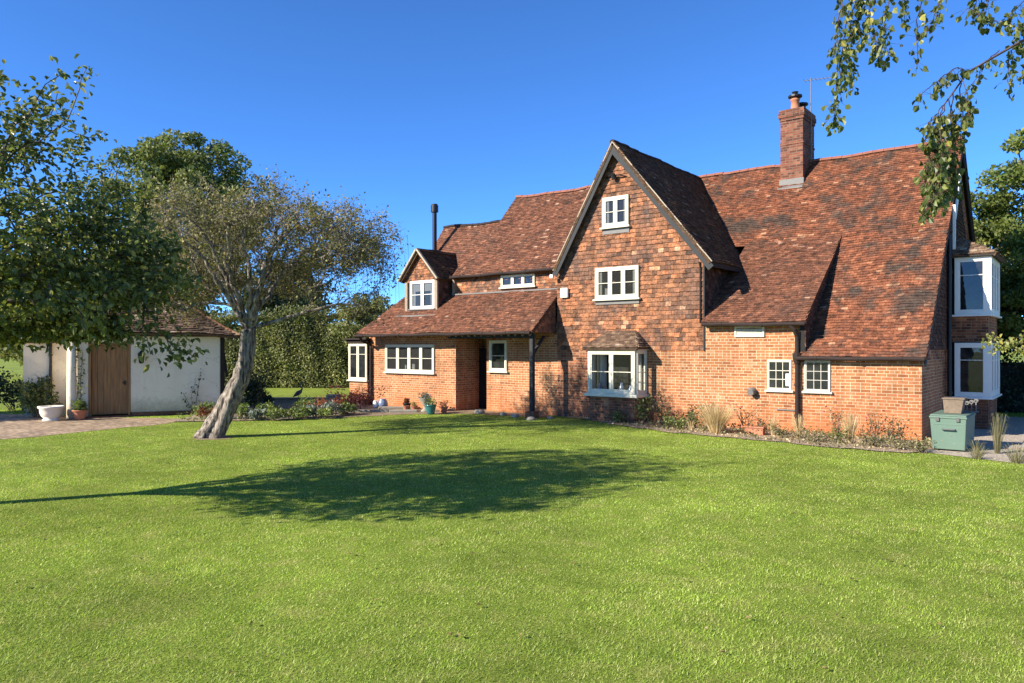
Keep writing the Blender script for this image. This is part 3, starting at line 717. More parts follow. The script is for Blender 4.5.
window(H, FRONT(-21.42, 20.645, 3.86), 1.34, 1.1, 2, 2, mat='white', parent=dorm, sillmat='lead', curtains=[(.06, .94, .62, .95), (.06, .2, .06, .62), (.82, .94, .06, .62)])
dm = MB(); dm.box(-21.95, -19.75, 20.30, 20.6, 3.54, 3.60); dm.build('flashing', M['lead'], H, parent=dorm)
# flue
f = MB(); f.tube([(-22.02, 22.6, 5.6), (-22.02, 22.6, 8.1)], .095, 14); f.tube([(-22.02, 22.6, 6.25), (-22.02, 22.6, 6.45)], .17, 14); fl = f.build('flue', M['black'], H)
f = MB(); f.tube([(-22.02, 22.6, 8.06), (-22.02, 22.6, 8.34)], .16, 14); f.tube([(-22.02, 22.6, 8.34), (-22.02, 22.6, 8.40)], .13, 14); f.build('cowl', M['black'], H, parent=fl)

# gable windows, bay, small windows, vent
window(H, FRONT(-12.68, Y0-.03, 6.24), .97, .97, 2, 2, fw=.08, proud=.06, sillmat='cream', curtains=[(.1, .24, .05, .95), (.8, .92, .05, .95)])
m = MB(); m.box(-12.68, -11.7, Y0-.045, Y0, 6.02, 6.17); m.build('flashing', M['lead'], H)
window(H, FRONT(-12.95, Y0-.03, 3.92), 1.6, 1.02, 3, 2, fw=.08, proud=.06, curtains=[(.06, .15, .05, .95), (.86, .95, .05, .95), (.22, .31, .08, .34)])
m = MB(); m.box(-12.95, -11.35, Y0-.045, Y0, 3.74, 3.855); m.build('flashing', M['lead'], H)
for x0 in (-7.31, -6.29):
    window(H, FRONT(x0, Y0, 1.16), .67, .84, 1, 3, mat='pale_wood' if x0 > -7 else 'cream', cols=3, bar=.018, fw=.035, sash=.024, proud=.035)
m = MB(); m.box(-6.80, -6.70, Y0-.012, Y0-.006, 1.28, 1.62); m.build('notice', M['white'], H)
v = MB(); fr = FRONT(-8.25, Y0, 2.65)
v.box(0, .86, 0, .05, 0, .05, fr); v.box(0, .86, 0, .05, .26, .31, fr); v.box(0, .05, 0, .048, .05, .26, fr); v.box(.81, .86, 0, .048, .05, .26, fr)
vt = v.build('vent_window', M['cream'], H)
v = MB()
for i in range(5): v.prism([fr @ Vector(q) for q in ((.05, .035, .055+i*.037), (.05, .012, .085+i*.037), (.05, .005, .08+i*.037), (.05, .028, .05+i*.037))], (.76, 0, 0))
v.build('louvre', M['cream'], H, parent=vt)
# bay window
BX0, BX1, BY = -12.82, -11.13, 20.2
b = MB(); b.box(BX0+.03, BX1-.03, BY+.04, Y0+.05, -.2, .84); by = b.build('bay_window', M['brick_old'], H)
wf = window(H, FRONT(BX0, BY, .9), BX1-BX0, 1.36, 2, 2, fw=.09, glass='clear', parent=by, proud=.05, sill=False)
window(H, frame_at((BX1, BY+.025, .9), (0, 1, 0), (1, 0, 0)), .64, 1.36, 1, 2, fw=.07, glass='clear', parent=by, proud=.05, sill=False)
window(H, frame_at((BX0, Y0-.01, .9), (0, -1, 0), (-1, 0, 0)), .64, 1.36, 1, 2, fw=.07, glass='clear', parent=by, proud=.05, sill=False)
b = MB(); b.box(BX0-.12, BX1+.12, BY-.13, Y0, .80, .897); b.build('sill', M['cream'], H, parent=by, bevel=.01)
b = MB(); b.box(BX0-.1, BX1+.1, BY-.10, Y0, 2.262, 2.33); b.build('bay_cornice', M['cream'], H, parent=by, bevel=.01)
b = MB(); b.box(BX0+.02, BX1-.02, Y0-.035, Y0-.01, .9, 2.26); b.build('bay_interior', M['inside'], H, parent=by)
for q in ((BX0+.1, BX0+.3, Y0-.14, Y0-.05, .9, 2.2), (BX1-.24, BX1-.1, Y0-.16, Y0-.05, .9, 2.2)):
    b = MB(); b.box(*q); b.build('curtain', M['cloth'], H, parent=by)
for i, (ox, hh) in enumerate(((-12.55, .3), (-11.75, .34), (-11.42, .26))):
    b = MB(); b.lathe([(.05, 0), (.10, hh*.3), (.09, hh*.6), (.045, hh*.8), (.06, hh)], (ox, BY+.24, .9), 14)
    tag(b.build('vase', M['blue'], smooth=True), ['blue and white vase at the left inside the ground floor bay window', 'tallest pale blue vase standing right of centre inside the bay window', 'small pale blue vase in the right corner inside the bay window'][i], 'vase', 'vases on the bay window sill')
rm = MB()
hx0, hx1, hz, rz = BX0-.16, BX1+.16, 2.34, 2.88; yf = BY-.16; dep = Y0-.02-yf; rise = rz-hz; ins = .5
s1 = Vector((0, dep, rise)); roof_face(rm, (0, yf, hz), (1, 0, 0), s1, s1.length, lambda v: (hx0+ins*v/s1.length, hx1-ins*v/s1.length), gauge=.09)
s2 = Vector((-ins, 0, rise)); roof_face(rm, (hx1, yf, hz), (0, 1, 0), s2, s2.length, lambda v: (dep*v/s2.length, dep), gauge=.09)
s3 = Vector((ins, 0, rise)); roof_face(rm, (hx0, Y0-.02, hz), (0, -1, 0), s3, s3.length, lambda v: (0, dep*(1-v/s3.length)), gauge=.09)
rm.build('bay_roof', M['roof_barn'], H, parent=by)
# gutters and the big downpipe on the right
gutter('gutter', [(-9.15, 20.60, 3.02), (-6.2, 20.60, 2.98)], H); gutter('gutter', [(-6.45, 20.66, 2.05), (-3.35, 20.66, 2.06)], H)
pipe('downpipe', [(-6.62, 20.62, 2.96), (-6.5, 20.66, 2.84), (-6.46, 20.75, 2.66), (-6.46, 20.77, 2.5), (-6.46, 20.77, -.02)], H, .06)
pp = MB(); pp.lathe([(.07, -.16), (.12, -.02), (.13, .1), (.13, .13)], (-6.46, 20.76, 2.06), 10); pp.build('hopper', M['gutter'], H)
pp = MB(); pp.bar((-7.05, Y0-.03, .62), (-6.5, Y0-.03, .62), .03, .03); pp.build('water_pipe', M['lead'], H)
v = MB(); v.tube([(-7.72, Y0+.02, 1.12), (-7.72, Y0-.10, 1.10)], .10, 16); v.tube([(-7.72, Y0-.10, 1.10), (-7.72, Y0-.22, 1.07)], [.12, .09], 16); v.build('boiler_flue', M['lead'], H)
pipe('downpipe', [(-9.33, Y0-.05, 4.9), (-9.30, Y0-.04, 4.7), (-9.30, Y0-.05, 3.1)], H, .025, clips=False)
ab = MB(); ab.box(-14.32, -14.02, Y0-.11, Y0-.02, 4.02, 4.36); ab.build('alarm_box', M['alarm'], H, bevel=.03)
for q in ((-14.62, -14.5, Y0-.3, Y0-.2, 4.7, 4.82),):
    ab = MB(); ab.box(*q); ab.build('cable_box', M['white'], H, bevel=.01)
lm = MB(); lm.tube([(-12.55, Y0-.02, 7.85), (-12.35, Y0-.12, 7.9), (-12.0, Y0-.12, 7.86), (-11.8, Y0-.02, 7.8)], .02, 6); lm.tube([(-12.2, Y0-.1, 7.78), (-12.2, Y0-.2, 7.92)], [.09, .05], 10); lm.build('security_light', M['black'], H)
# chimney
c = MB(); cx0, cx1, cy0, cy1 = -8.81, -8.03, 26.45, 27.75
c.box(cx0, cx1, cy0, cy1, 7.4, 10.31); c.box(cx0-.02, cx1+.02, cy0-.02, cy1+.02, 9.45, 9.52); c.box(cx0-.03, cx1+.03, cy0-.03, cy1+.03, 10.31, 10.42); c.box(cx0-.06, cx1+.06, cy0-.06, cy1+.06, 10.42, 10.58); c.box(cx0-.04, cx1+.04, cy0-.04, cy1+.04, 10.58, 10.70)
ch = c.build('chimney', M['brick_chim'], H, bevel=.008)
c = MB(); c.box(cx0-.03, cx1+.03, cy0-.03, cy0+.1, 7.9, 8.25); c.prism([(cx0-.03, cy0-.03, 7.98), (cx1+.03, cy0-.03, 7.98), (cx1+.04, cy0-.2, 7.86), (cx0-.04, cy0-.2, 7.86)], (0, 0, .05)); c.build('flashing', M['lead'], H, parent=ch)
c = MB(); c.lathe([(.17, 0), (.19, .03), (.15, .08), (.135, .36), (.16, .38), (.16, .44), (.12, .45)], (-8.42, 26.85, 10.70), 16); pot = c.build('chimney_pot', M['terracotta'], H, smooth=True, parent=ch)
c = MB(); c.lathe([(.14, .45), (.24, .5), (.24, .56), (.05, .62)], (-8.42, 26.85, 10.70), 14); c.tube([(-8.42, 26.85, 11.29), (-8.42, 26.85, 11.39)], [.06, .12], 10); c.build('cowl', M['black'], H, parent=pot)
c = MB(); c.lathe([(.17, 0), (.15, .08), (.135, .3), (.22, .34), (.22, .4), (.05, .46)], (-8.36, 27.4, 10.70), 14); c.build('chimney_pot', M['black'], H, parent=ch)
c = MB(); c.tube([(-7.98, 27.2, 8.8), (-7.98, 27.2, 11.9)], .022, 6); c.tube([(-8.25, 27.2, 11.85), (-7.2, 27.2, 11.75)], .012, 5)
for i in range(8): c.tube([(-8.2+i*.13, 27.02, 11.84-i*.012), (-8.2+i*.13, 27.38, 11.84-i*.012)], .007, 4)
for z in (9.0, 9.5, 9.95): c.box(-8.04, -7.94, 27.14, 27.26, z, z+.05)
c.build('aerial', M['lead'], H, parent=ch)
# right-hand two-storey bay on the gable end
RX0, RX1, RY0, RY1 = -3.46, -2.43, 25.0, 27.4
b = MB(); b.box(RX0, RX1-.03, RY0+.03, RY1, -.2, .86); rb = b.build('bay_window', M['brick_old'], H)
b = MB(); b.box(RX0, RX1-.03, RY0+.03, RY1, 2.5, 3.24); b.build('wall', M['brick_old'], H, parent=rb)
for z0, h in ((.92, 1.56), (3.3, 1.66)):
    window(H, FRONT(RX0+.18, RY0, z0), RX1-RX0-.19, h, 1, 2, mat='white', fw=.09, sash=.05, splits=[.72], proud=.05, parent=rb)
    window(H, frame_at((RX1, RY0+.06, z0), (0, 1, 0), (1, 0, 0)), RY1-RY0-.1, h, 3, 2, mat='white', fw=.12, sash=.05, splits=[.72], proud=.05, parent=rb)
b = MB(); b.box(RX0, RX1-.04, RY0+.06, RY1, .86, 5.0); b.build('bay_interior', M['inside'], H, parent=rb)
b = MB(); b.box(RX1-.14, RX1+.055, RY0-.055, RY0+.05, .9, 2.5); b.box(RX1-.14, RX1+.055, RY0-.055, RY0+.05, 3.28, 4.98); b.build('corner_post', M['white'], H, parent=rb)
rm = MB(); z0, z1 = 5.02, 5.72; xe = RX1+.2; yb0, yb1 = RY0-.2, RY1+.2; ym = (yb0+yb1)/2; q = xe-RX0
s1 = Vector((-q, 0, z1-z0)); roof_face(rm, (xe, yb0, z0), (0, 1, 0), s1, s1.length, lambda v: (.75*v/s1.length, yb1-yb0-.75*v/s1.length))
s2 = Vector((0, .75, z1-z0)); roof_face(rm, (0, yb0, z0), (1, 0, 0), s2, s2.length, lambda v: (RX0, xe-q*v/s2.length))
rm.build('bay_roof', M['roof_barn'], H, parent=rb)
b = MB(); b.box(RX0, xe-.03, yb0+.03, yb1-.03, 4.96, 5.01); b.build('bay_cornice', M['graywood'], H, parent=rb)
pipe('downpipe', [(-3.36, 24.6, 5.6), (-3.36, 24.6, 5.2), (-3.36, 24.6, 0)], H, .055, mat='black')
b = MB(); b.prism([(-3.30, 24.9, 6.1), (-3.30, 25.15, 6.1), (-3.30, 26.2, 7.5), (-3.30, 26.0, 7.6)], (.04, 0, 0)); b.box(-3.32, -3.25, 24.9, 25.0, 5.2, 6.5); b.build('barge_end', M['white'], H)

# ------------------------------------------------------------------ white outbuilding on the left
bl = spot(-14.35, 24.5); bdir = (spot(.915, .403)-spot(0, 0)).normalized(); bout = Vector((bdir.y, -bdir.x, 0))   # out of the front wall
BF = frame_at(bl, bdir, bout)
barn = thing('outbuilding', 'low white rendered outbuilding with a brown plank door and a hipped tile roof', 'outbuilding', bl)
B = barn; T = lambda x, y, z: BF @ Vector((x, y, z))
W_ = 4.4
m = MB(); m.box(.0, .32, -.22, 0, .0, 2.86, BF); m.box(1.56, W_, -.22, 0, .14, 2.86, BF); m.box(.32, 1.56, -.22, 0, 2.5, 2.86, BF)
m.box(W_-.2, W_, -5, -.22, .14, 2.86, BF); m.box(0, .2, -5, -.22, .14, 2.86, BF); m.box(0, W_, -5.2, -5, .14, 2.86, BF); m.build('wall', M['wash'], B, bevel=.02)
m = MB(); m.box(1.60, W_+.03, -.25, .035, -.1, .14, BF); m.build('plinth', M['brick_old'], B)
m = MB(); m.box(-1.75, -.02, -1.6, -1.4, 0, 2.5, BF); m.box(-1.75, -1.55, -5, -1.6, 0, 2.5, BF); m.build('wall', M['wash'], B)
pipe('downpipe', [T(-.95, -1.33, 2.5), T(-.95, -1.33, 2.4), T(-.95, -1.33, 0)], B, .05, mat='black')
m = MB(); c_ = T(-.16, .06, 0); m.lathe([(.16, -.05), (.15, .1), (.14, 1.2), (.13, 2.8)], (c_.x, c_.y, 0), 18); m.build('corner_pier', M['wash'], B, smooth=True)
d = MB()
for i in range(6):
    d.cur = rnd.random(); d.box(.40+i*.181, .40+i*.181+.176, -.14, -.10+rnd.random()*.004, .10, 2.42, BF)
door = d.build('door', M['oak'], B, bevel=.004)
d = MB(); d.box(.32, .395, -.2, .012, .06, 2.5, BF); d.box(1.49, 1.56, -.2, .012, .06, 2.5, BF); d.box(.395, 1.49, -.2, .01, 2.43, 2.5, BF); d.build('door_frame', M['oak'], B)
d = MB(); d.box(1.36, 1.41, -.1, -.06, 1.08, 1.22, BF); d.tube([T(1.38, -.05, 1.15), T(1.31, -.04, 1.15)], .015, 6); d.build('latch', M['black'], B, parent=door)
d = MB(); d.box(.26, 1.62, -.25, .14, -.05, .055, BF); d.build('doorstep', M['brick_old'], B)
d = MB(); d.box(W_+.0, W_+.14, -.12, .03, .1, 2.82, BF); d.bar(T(W_+.22, -.05, 1.3), T(W_+.03, -.05, 2.7), .1, .09); d.box(-.3, W_+.3, -.02, .14, 2.72, 2.86, BF); d.build('timber_frame', M['gutter'], B)
# hipped roof
rm = MB(); e = .38; ez = 2.84; hw = (W_+.35+2*e)/2; cx = (W_+.15)/2; rh = 1.6; run = 2.6
bw = lambda p: p+Vector((0, 0, .04*math.sin(p.x*1.7+p.y)+.03*math.sin(p.y*2.9)-.02))
uD, oD = Vector(bdir), Vector(bout)
s1 = -oD*run+Vector((0, 0, rh)); roof_face(rm, T(cx, e, ez), uD, s1, s1.length, lambda v: (-hw*(1-v/s1.length), hw*(1-v/s1.length)), warp=bw, lift=.035, gauge=.115, jit=2.2)
s2 = -uD*hw+Vector((0, 0, rh)); roof_face(rm, T(cx+hw, e, ez), -oD, s2, s2.length, lambda v: (run*v/s2.length, 6.0), warp=bw, lift=.03)
s3 = uD*hw+Vector((0, 0, rh)); roof_face(rm, T(cx-hw, -5.6, ez), oD, s3, s3.length, lambda v: (0, 6.0-run*v/s3.length), warp=bw, lift=.03)
br = rm.build('roof', M['roof_barn'], B)
ridge('ridge_tiles', [T(cx+hw, e, ez+.04), T(cx, e-run, ez+rh+.04), T(cx, -5.6, ez+rh+.04)], B, bw, r=.06, parent=br, mat='roof_dark'); 
rm = MB(); rm.bar(T(-1.8, -1.32, 2.55), T(.0, -1.32, 2.55), .1, .12); rm.prism([T(-1.85, -1.2, 2.56), T(.1, -1.2, 2.56), T(.1, -3.2, 3.6), T(-1.85, -3.2, 3.6)], (0, 0, .1)); rm.build('lean_to_roof', M['roof_barn'], B)
# wall lantern
lt = thing('wall_lantern', 'black metal lantern hanging beside the plank door of the white outbuilding', 'lantern', T(1.9, .2, 1.9))
m = MB(); m.bar(T(1.9, 0, 2.32), T(1.9, .24, 2.32), .025, .03); m.tube([T(1.9, .2, 2.32), T(1.9, .2, 2.22)], .008, 6); m.build('bracket', M['black'], lt)
m = MB(); c0 = T(1.9, .2, 0); m.lathe([(.02, 2.24), (.11, 2.14), (.12, 2.12)], (c0.x, c0.y, 0), 6); m.lathe([(.07, 1.86), (.075, 1.83), (.03, 1.80)], (c0.x, c0.y, 0), 6)
for k in range(6):
    a = k*math.pi/3; m.bar((c0.x+.068*math.cos(a), c0.y+.068*math.sin(a), 1.86), (c0.x+.1*math.cos(a), c0.y+.1*math.sin(a), 2.12), .012, .012)
m.build('lantern_frame', M['black'], lt)
m = MB(); m.lathe([(.062, 1.862), (.094, 2.118)], (c0.x, c0.y, 0), 6); m.build('lantern_glass', M['glass'], lt)

# ------------------------------------------------------------------ trees
def crown_aims(center, rad, n, lo=.3, zpow=1.0, keep=None):
    out = []
    while len(out) < n:
        u = unit(nrg.normal(size=(1, 3)))[0]; r = lo+(1-lo)*nrg.random()**.55
        p = np.asarray(center)+u*r*np.asarray(rad)
        if keep is None or keep(p): out.append(p)
    return out

# leaning old thorn tree on the lawn
def thorn_tree():
    b = spot(-7.78, 19.4)
    t = thing('thorn_tree', 'leaning old tree with a twisted pale trunk and a flat thinning brown-green crown', 'tree', b)
    D = lambda s, a, z: spot(s, a, z)
    path = [D(-7.9, 19.4, -.15), D(-7.82, 19.4, .05), D(-7.62, 19.42, .45), D(-7.40, 19.45, .95), D(-7.16, 19.5, 1.5), D(-7.04, 19.55, 2.0), D(-7.0, 19.6, 2.5), D(-6.98, 19.6, 2.85)]
    rads = [.40, .315, .255, .225, .20, .185, .18, .165]
    fine = []; fr_ = []
    for i in range(len(path)-1):
        for k in range(5):
            q = k/5; fine.append(path[i].lerp(path[i+1], q)+Vector((rnd.gauss(0, .008), rnd.gauss(0, .008), 0))); fr_.append(rads[i]*(1-q)+rads[i+1]*q)
    fine.append(path[-1]); fr_.append(rads[-1])
    mb = MB(); mb.tube(fine, fr_, 40, flute=lambda a, i: 1+.16*math.sin(3*a+i*.16)+.11*math.sin(6*a+i*.2+1)+.05*math.sin(11*a+i*.23)+.05*math.sin(i*.9)*math.sin(a*2)+rnd.gauss(0, .012))
    tr = mb.build('trunk', M['bark_grey'], t, smooth=True)
    top = path[-1]; trunks = [(path, rads, None)]
    limbs = [[(-7.2, 19.5, 3.35), (-7.45, 19.3, 4.2), (-7.7, 19.0, 5.0), (-8.3, 18.8, 5.8)], [(-7.15, 19.4, 3.5), (-7.2, 18.9, 4.5), (-7.1, 18.5, 5.4), (-7.4, 18.0, 6.0)],
             [(-6.8, 19.5, 3.5), (-6.5, 19.2, 4.3), (-6.1, 19.0, 5.0), (-5.5, 18.6, 5.7)], [(-6.75, 19.6, 3.3), (-6.3, 19.9, 4.1), (-5.75, 20.1, 4.8), (-4.8, 20.2, 5.6)],
             [(-6.9, 19.9, 3.4), (-6.9, 20.7, 4.3), (-6.8, 21.4, 5.2), (-6.6, 21.9, 5.8)], [(-7.3, 19.9, 3.3), (-7.9, 20.5, 4.1), (-8.8, 20.9, 4.75), (-9.9, 21.2, 5.0)],
             [(-7.15, 19.3, 3.3), (-7.5, 18.9, 4.0), (-7.85, 18.5, 4.75), (-8.5, 18.2, 5.3)], [(-6.85, 19.35, 3.4), (-6.7, 18.9, 4.4), (-6.75, 18.6, 5.2), (-6.3, 18.3, 5.9)], [(-6.8, 19.4, 3.25), (-6.45, 19.2, 3.95), (-6.2, 18.9, 4.7), (-5.4, 18.7, 5.5)],
             [(-6.4, 19.7, 3.0), (-5.5, 19.5, 3.25), (-4.6, 19.6, 3.5), (-3.8, 19.7, 3.45)]]
    idx = len(path)-1
    for i, lb in enumerate(limbs):
        p = [path[-1]]+[D(*q) for q in lb]; r = [.095, .066, .052, .04, .024] if i < 9 else [.07, .055, .042, .03, .02]
        trunks.append((p, r, idx)); 
    def keep(p):
        s = p[0]*CS+p[1]*SN; a = -p[0]*SN+p[1]*CS; z = p[2]
        if z < 3.05+.25*abs(s+7.0)*(0 if s > -7 else .25): return False
        if s > -3.4 and z < 4.4-.2*(s+3.4): return False
        if s > -5.7 and z < 4.55 and rnd.random() < .85: return False
        if abs(s+6.9) < 1.7 and z < 3.9: return False
        return not (a < 19.9 and abs(s+6.9) < 2.3 and z < 5.35 and rnd.random() < .88)
    aims = crown_aims(spot(-7.0, 19.6, 4.6), (0, 0, 0), 0) if 0 else []
    base = np.array(spot(-6.95, 19.6, 4.25)); ax = np.array([CS, SN, 0]); az_ = np.array([-SN, CS, 0])
    while len(aims) < 1150:
        u = unit(nrg.normal(size=(1, 3)))[0]; r = .35+.65*nrg.random()**.5; r *= 1+.17*math.sin(3.3*math.atan2(u[1], u[0])+1)*math.sin(4.5*u[2]+1.6*u[0]+.6)
        sx = u[0]*r*(4.35 if u[0] > 0 else 3.5); sy = u[1]*r*3.4; z = u[2]*r*(2.25 if u[2] > 0 else 1.5); sx *= 1+.10*max(0, u[2])
        z -= .045*max(0, sx)**2*.6
        p = base+ax*sx+az_*sy+np.array([0, 0, z])
        if keep(p): aims.append(p)
    for _ in range(190):
        u = unit(nrg.normal(size=(1, 3)))[0]*(.25+.75*nrg.random()**.5); aims.append(np.array(spot(-4.75+u[0]*1.75, 19.7+u[1]*1.9, 5.15+u[2]*.95)))
    pos, paths, rad, pd, cnt, nb = grow(trunks, aims, bf=.35, seg=.32, r0=.0055, pw=2.5, wig=.2, sag=-.05, rmax=.055)
    mb = MB()
    for p, r, st in trunks[1:]:
        q = []; rr = []
        for i in range(len(p)-1):
            for k in range(4): q.append(p[i].lerp(p[i+1], k/4)+Vector((rnd.gauss(0, .035), rnd.gauss(0, .035), 0))*(1 if i or k else 0)); rr.append(r[i]*(1-k/4)+r[i+1]*k/4)
        q.append(p[-1]); rr.append(r[-1]); mb.tube(q, rr, 9)
    branch_mesh(mb, pos, paths, rad)
    tips = [ids for ids in paths]; LP = []; twigs = 0
    for ids in tips:
        for i in ids[1:]:
            for _ in range(3):
                d = (pd[i]*.5+Vector((rnd.gauss(0, .7), rnd.gauss(0, .7), rnd.gauss(.05, .6)))).normalized(); ln = rnd.uniform(.18, .48)
                a = pos[i]; m_ = a+d*ln*.55+Vector((0, 0, rnd.gauss(0, .03))); e = a+d*ln+Vector((rnd.gauss(0, .06), rnd.gauss(0, .06), rnd.gauss(-.02, .06)))
                mb.tube([a, m_, e], [.0045, .0035, .002], 3, cap=False); twigs += 1
                for q in (.45, .7, .9, 1.0): 
                    if rnd.random() < .95: LP.append(a.lerp(e, q)+Vector((rnd.gauss(0, .05), rnd.gauss(0, .05), rnd.gauss(0, .05))))
                    if rnd.random() < .6: LP.append(a.lerp(e, q)+Vector((rnd.gauss(0, .07), rnd.gauss(0, .07), rnd.gauss(0, .07))))
    for _ in range(70):                  # long twigs drooping under the right-hand side
        s0 = rnd.uniform(-5.9, -2.9); a0 = rnd.uniform(18.2, 21.0); z0 = rnd.uniform(4.5, 5.6)-.1*(s0+5); q0 = spot(s0, a0, z0); dx = spot(rnd.uniform(-.1, .5), rnd.uniform(-.25, .25))
        ln = rnd.uniform(.5, 1.25); tw = [q0, q0+dx*.5+Vector((0, 0, .05)), q0+dx*.9-Vector((0, 0, ln*.45)), q0+dx*1.0-Vector((0, 0, ln))]
        mb.tube(tw, [.007, .006, .004, .002], 3, cap=False)
        for k in range(14):
            f = rnd.random()*2.99; i = int(f); LP.append(tw[i].lerp(tw[i+1], f-i)+Vector((rnd.gauss(0, .07), rnd.gauss(0, .07), rnd.gauss(0, .05))))
    mb.build('limbs', M['bark_grey'], t, parent=tr)
    LP = [p for p in LP if math.sin(p.x*3.1+1)*math.sin(p.y*2.7)+.8*math.sin(p.z*4.2+p.x*1.3)*math.sin(p.y*5.1+p.x*4.3) > -.08 or rnd.random() < .33]
    leaf_cloud('crown', [tuple(p) for p in LP], .074, M['thorn_leaf'], t, droop=.2, aspect=.55)
thorn_tree()

# fruit tree at the left, its trunk just outside the view
def apple_tree():
    b = spot(-9.56, 10.45)
    t = thing('apple_tree', 'broad dark-leaved fruit tree in the left foreground hanging over the outbuilding', 'tree', b)
    D = lambda s, a, z: spot(s, a, z)
    path = [D(-9.56, 10.45, -.1), D(-9.55, 10.45, .3), D(-9.5, 10.42, .9), D(-9.46, 10.4, 1.5), D(-9.4, 10.4, 2.0)]
    rads = [.24, .17, .145, .135, .14]
    mb = MB(); mb.tube(path, rads, 14, flute=lambda a, i: 1+.06*math.sin(3*a+i)); tr = mb.build('trunk', M['bark_brown'], t, smooth=True)
    trunks = [(path, rads, None)]
    for lb in ([(-8.8, 10.2, 2.9), (-7.9, 10.0, 3.7), (-6.9, 9.9, 4.5)], [(-9.5, 9.6, 2.9), (-9.3, 8.8, 3.9), (-9.2, 8.2, 4.7)], [(-9.9, 10.8, 2.8), (-10.2, 11.0, 3.6), (-10.3, 11.2, 4.4)],
               [(-9.2, 11.2, 3.0), (-8.9, 12.0, 4.0), (-8.6, 12.6, 4.9)], [(-9.3, 10.3, 3.2), (-9.2, 10.2, 4.4), (-9.0, 10.2, 5.4)], [(-8.6, 10.6, 2.6), (-7.4, 10.7, 3.0), (-6.2, 10.7, 3.2)]):
        trunks.append(([path[-1]]+[D(*q) for q in lb], [.10, .08, .055, .03], len(path)-1))
    ax = np.array([CS, SN, 0]); ay = np.array([-SN, CS, 0]); base = np.array(D(-7.75, 10.4, 3.95)); aims = []
    while len(aims) < 820:
        u = unit(nrg.normal(size=(1, 3)))[0]; r = .35+.65*nrg.random()**.5
        sx = u[0]*r*3.1; sy = u[1]*r*3.3; z = u[2]*r*(2.6 if u[2] > 0 else 1.45)
        if sx > 0: z -= .17*sx*sx*(1 if z > -.3 else .12)
        if sx > 1.3 and z > .4: continue
        aims.append(base+ax*sx+ay*sy+np.array([0, 0, z]))
    while len(aims) < 980:
        u = unit(nrg.normal(size=(1, 3)))[0]*(.3+.7*nrg.random()**.5); aims.append(np.array(D(-6.05+u[0]*1.3, 10.4+u[1]*1.5, 3.55+u[2]*.7)))
    while len(aims) < 1090:
        q = nrg.random(3); aims.append(np.array(D(-7.4+1.75*q[0], 9.9+1.0*q[1], 2.78-.26*q[2])))
    # a few shoots that stand clear of the crown
    for s, a, z in ((-5.85, 10.2, 6.2), (-5.95, 10.2, 5.9), (-6.1, 10.2, 5.5), (-6.3, 10.2, 5.1), (-6.55, 10.2, 5.6), (-7.15, 10.0, 6.25), (-5.0, 10.3, 4.75), (-5.1, 10.3, 4.45), (-5.25, 10.3, 4.1), (-5.9, 10.4, 4.6), (-6.25, 10.3, 6.15), (-6.1, 10.3, 5.0), (-5.5, 10.4, 2.45)):
        aims.append(np.array(D(s, a, z)))
    pos, paths, rad, pd, cnt, nb = grow(trunks, aims, bf=.3, seg=.28, r0=.006, pw=2.4, wig=.1, rmax=.08)
    mb = MB()
    for p, r, st in trunks[1:]: mb.tube(p, r, 8)
    branch_mesh(mb, pos, paths, rad)
    lf = MB()
    for ids in paths:
        for i in ids[1:]:
            k = rnd.randint(8, 13)
            for _ in range(k):
                o = pos[i]+Vector((rnd.gauss(0, .10), rnd.gauss(0, .10), rnd.gauss(0, .09)))
                d = pd[i]*.7+Vector((rnd.gauss(0, .6), rnd.gauss(0, .6), rnd.gauss(-.15, .5)))
                lf.cur = rnd.random()**1.3; ln = rnd.uniform(.075, .12); lf.leaf(o, d, (rnd.gauss(0, .5), rnd.gauss(0, .5), 1), ln, ln*.6)
    mb.build('limbs', M['bark_brown'], t, parent=tr)
    lf.build('crown', M['apple_leaf'], t)
apple_tree()

def mass_tree(name, label, base, height, center, rad, nclump, per, lsize, mat, bark='bark_brown', trunk_r=.3, clump=1.0, cat='tree', lo=.45, group=None, flatb=.4, zc=.55):
    t = thing(name, label, cat, base, group)
    base = Vector(base); c = Vector(center); path = [base+Vector((0, 0, -.2)), base.lerp(c, .3), base.lerp(c, .55), base.lerp(c, .8)]
    rads = [trunk_r*1.2, trunk_r, trunk_r*.8, trunk_r*.5]
    mb = MB(); mb.tube(path, rads, 9); tr = mb.build('trunk', M[bark], t, smooth=True)
    cl, _ = shell(c, rad, nclump, lo=lo); cl = cl[cl[:, 2] > c.z-rad[2]*flatb*2]
    pos, paths, rd, pd, cnt, nb = grow([(path, rads, None)], [tuple(q) for q in cl], bf=.35, seg=.7, r0=.02, rmax=trunk_r*.6)
    mb = MB(); branch_mesh(mb, pos, paths, rd); mb.build('limbs', M[bark], t, parent=tr)
    P = []; O = []; Tn = []
    for q in cl:
        s = clump*nrg.uniform(.65, 1.25); p, u = shell(q, (s, s, s*zc), int(per*nrg.uniform(.6, 1.3)), lo=.25)
        P.append(p); O.append(u); Tn.append(np.full(len(p), nrg.uniform(.25, .75)))
    leaf_cloud('crown', np.vstack(P), lsize, M[mat], t, out=np.vstack(O), tint=np.concatenate(Tn), aspect=.6)
    return t
def mt(name, label, s, a, height, wide, deep, low, *r, **k):
    c = spot(s, a, (height+low)/2); return mass_tree(name, label, spot(s, a), height, c, (wide, deep, (height-low)/2), *r, **k)
mt('oak_tree', 'large green oak rising behind the leaning tree and the outbuilding', -23.2, 52, 17.0, 6.3, 5.5, 4.5, 210, 300, .25, 'oak_leaf', trunk_r=.6, clump=1.15, zc=.6, lo=.4)
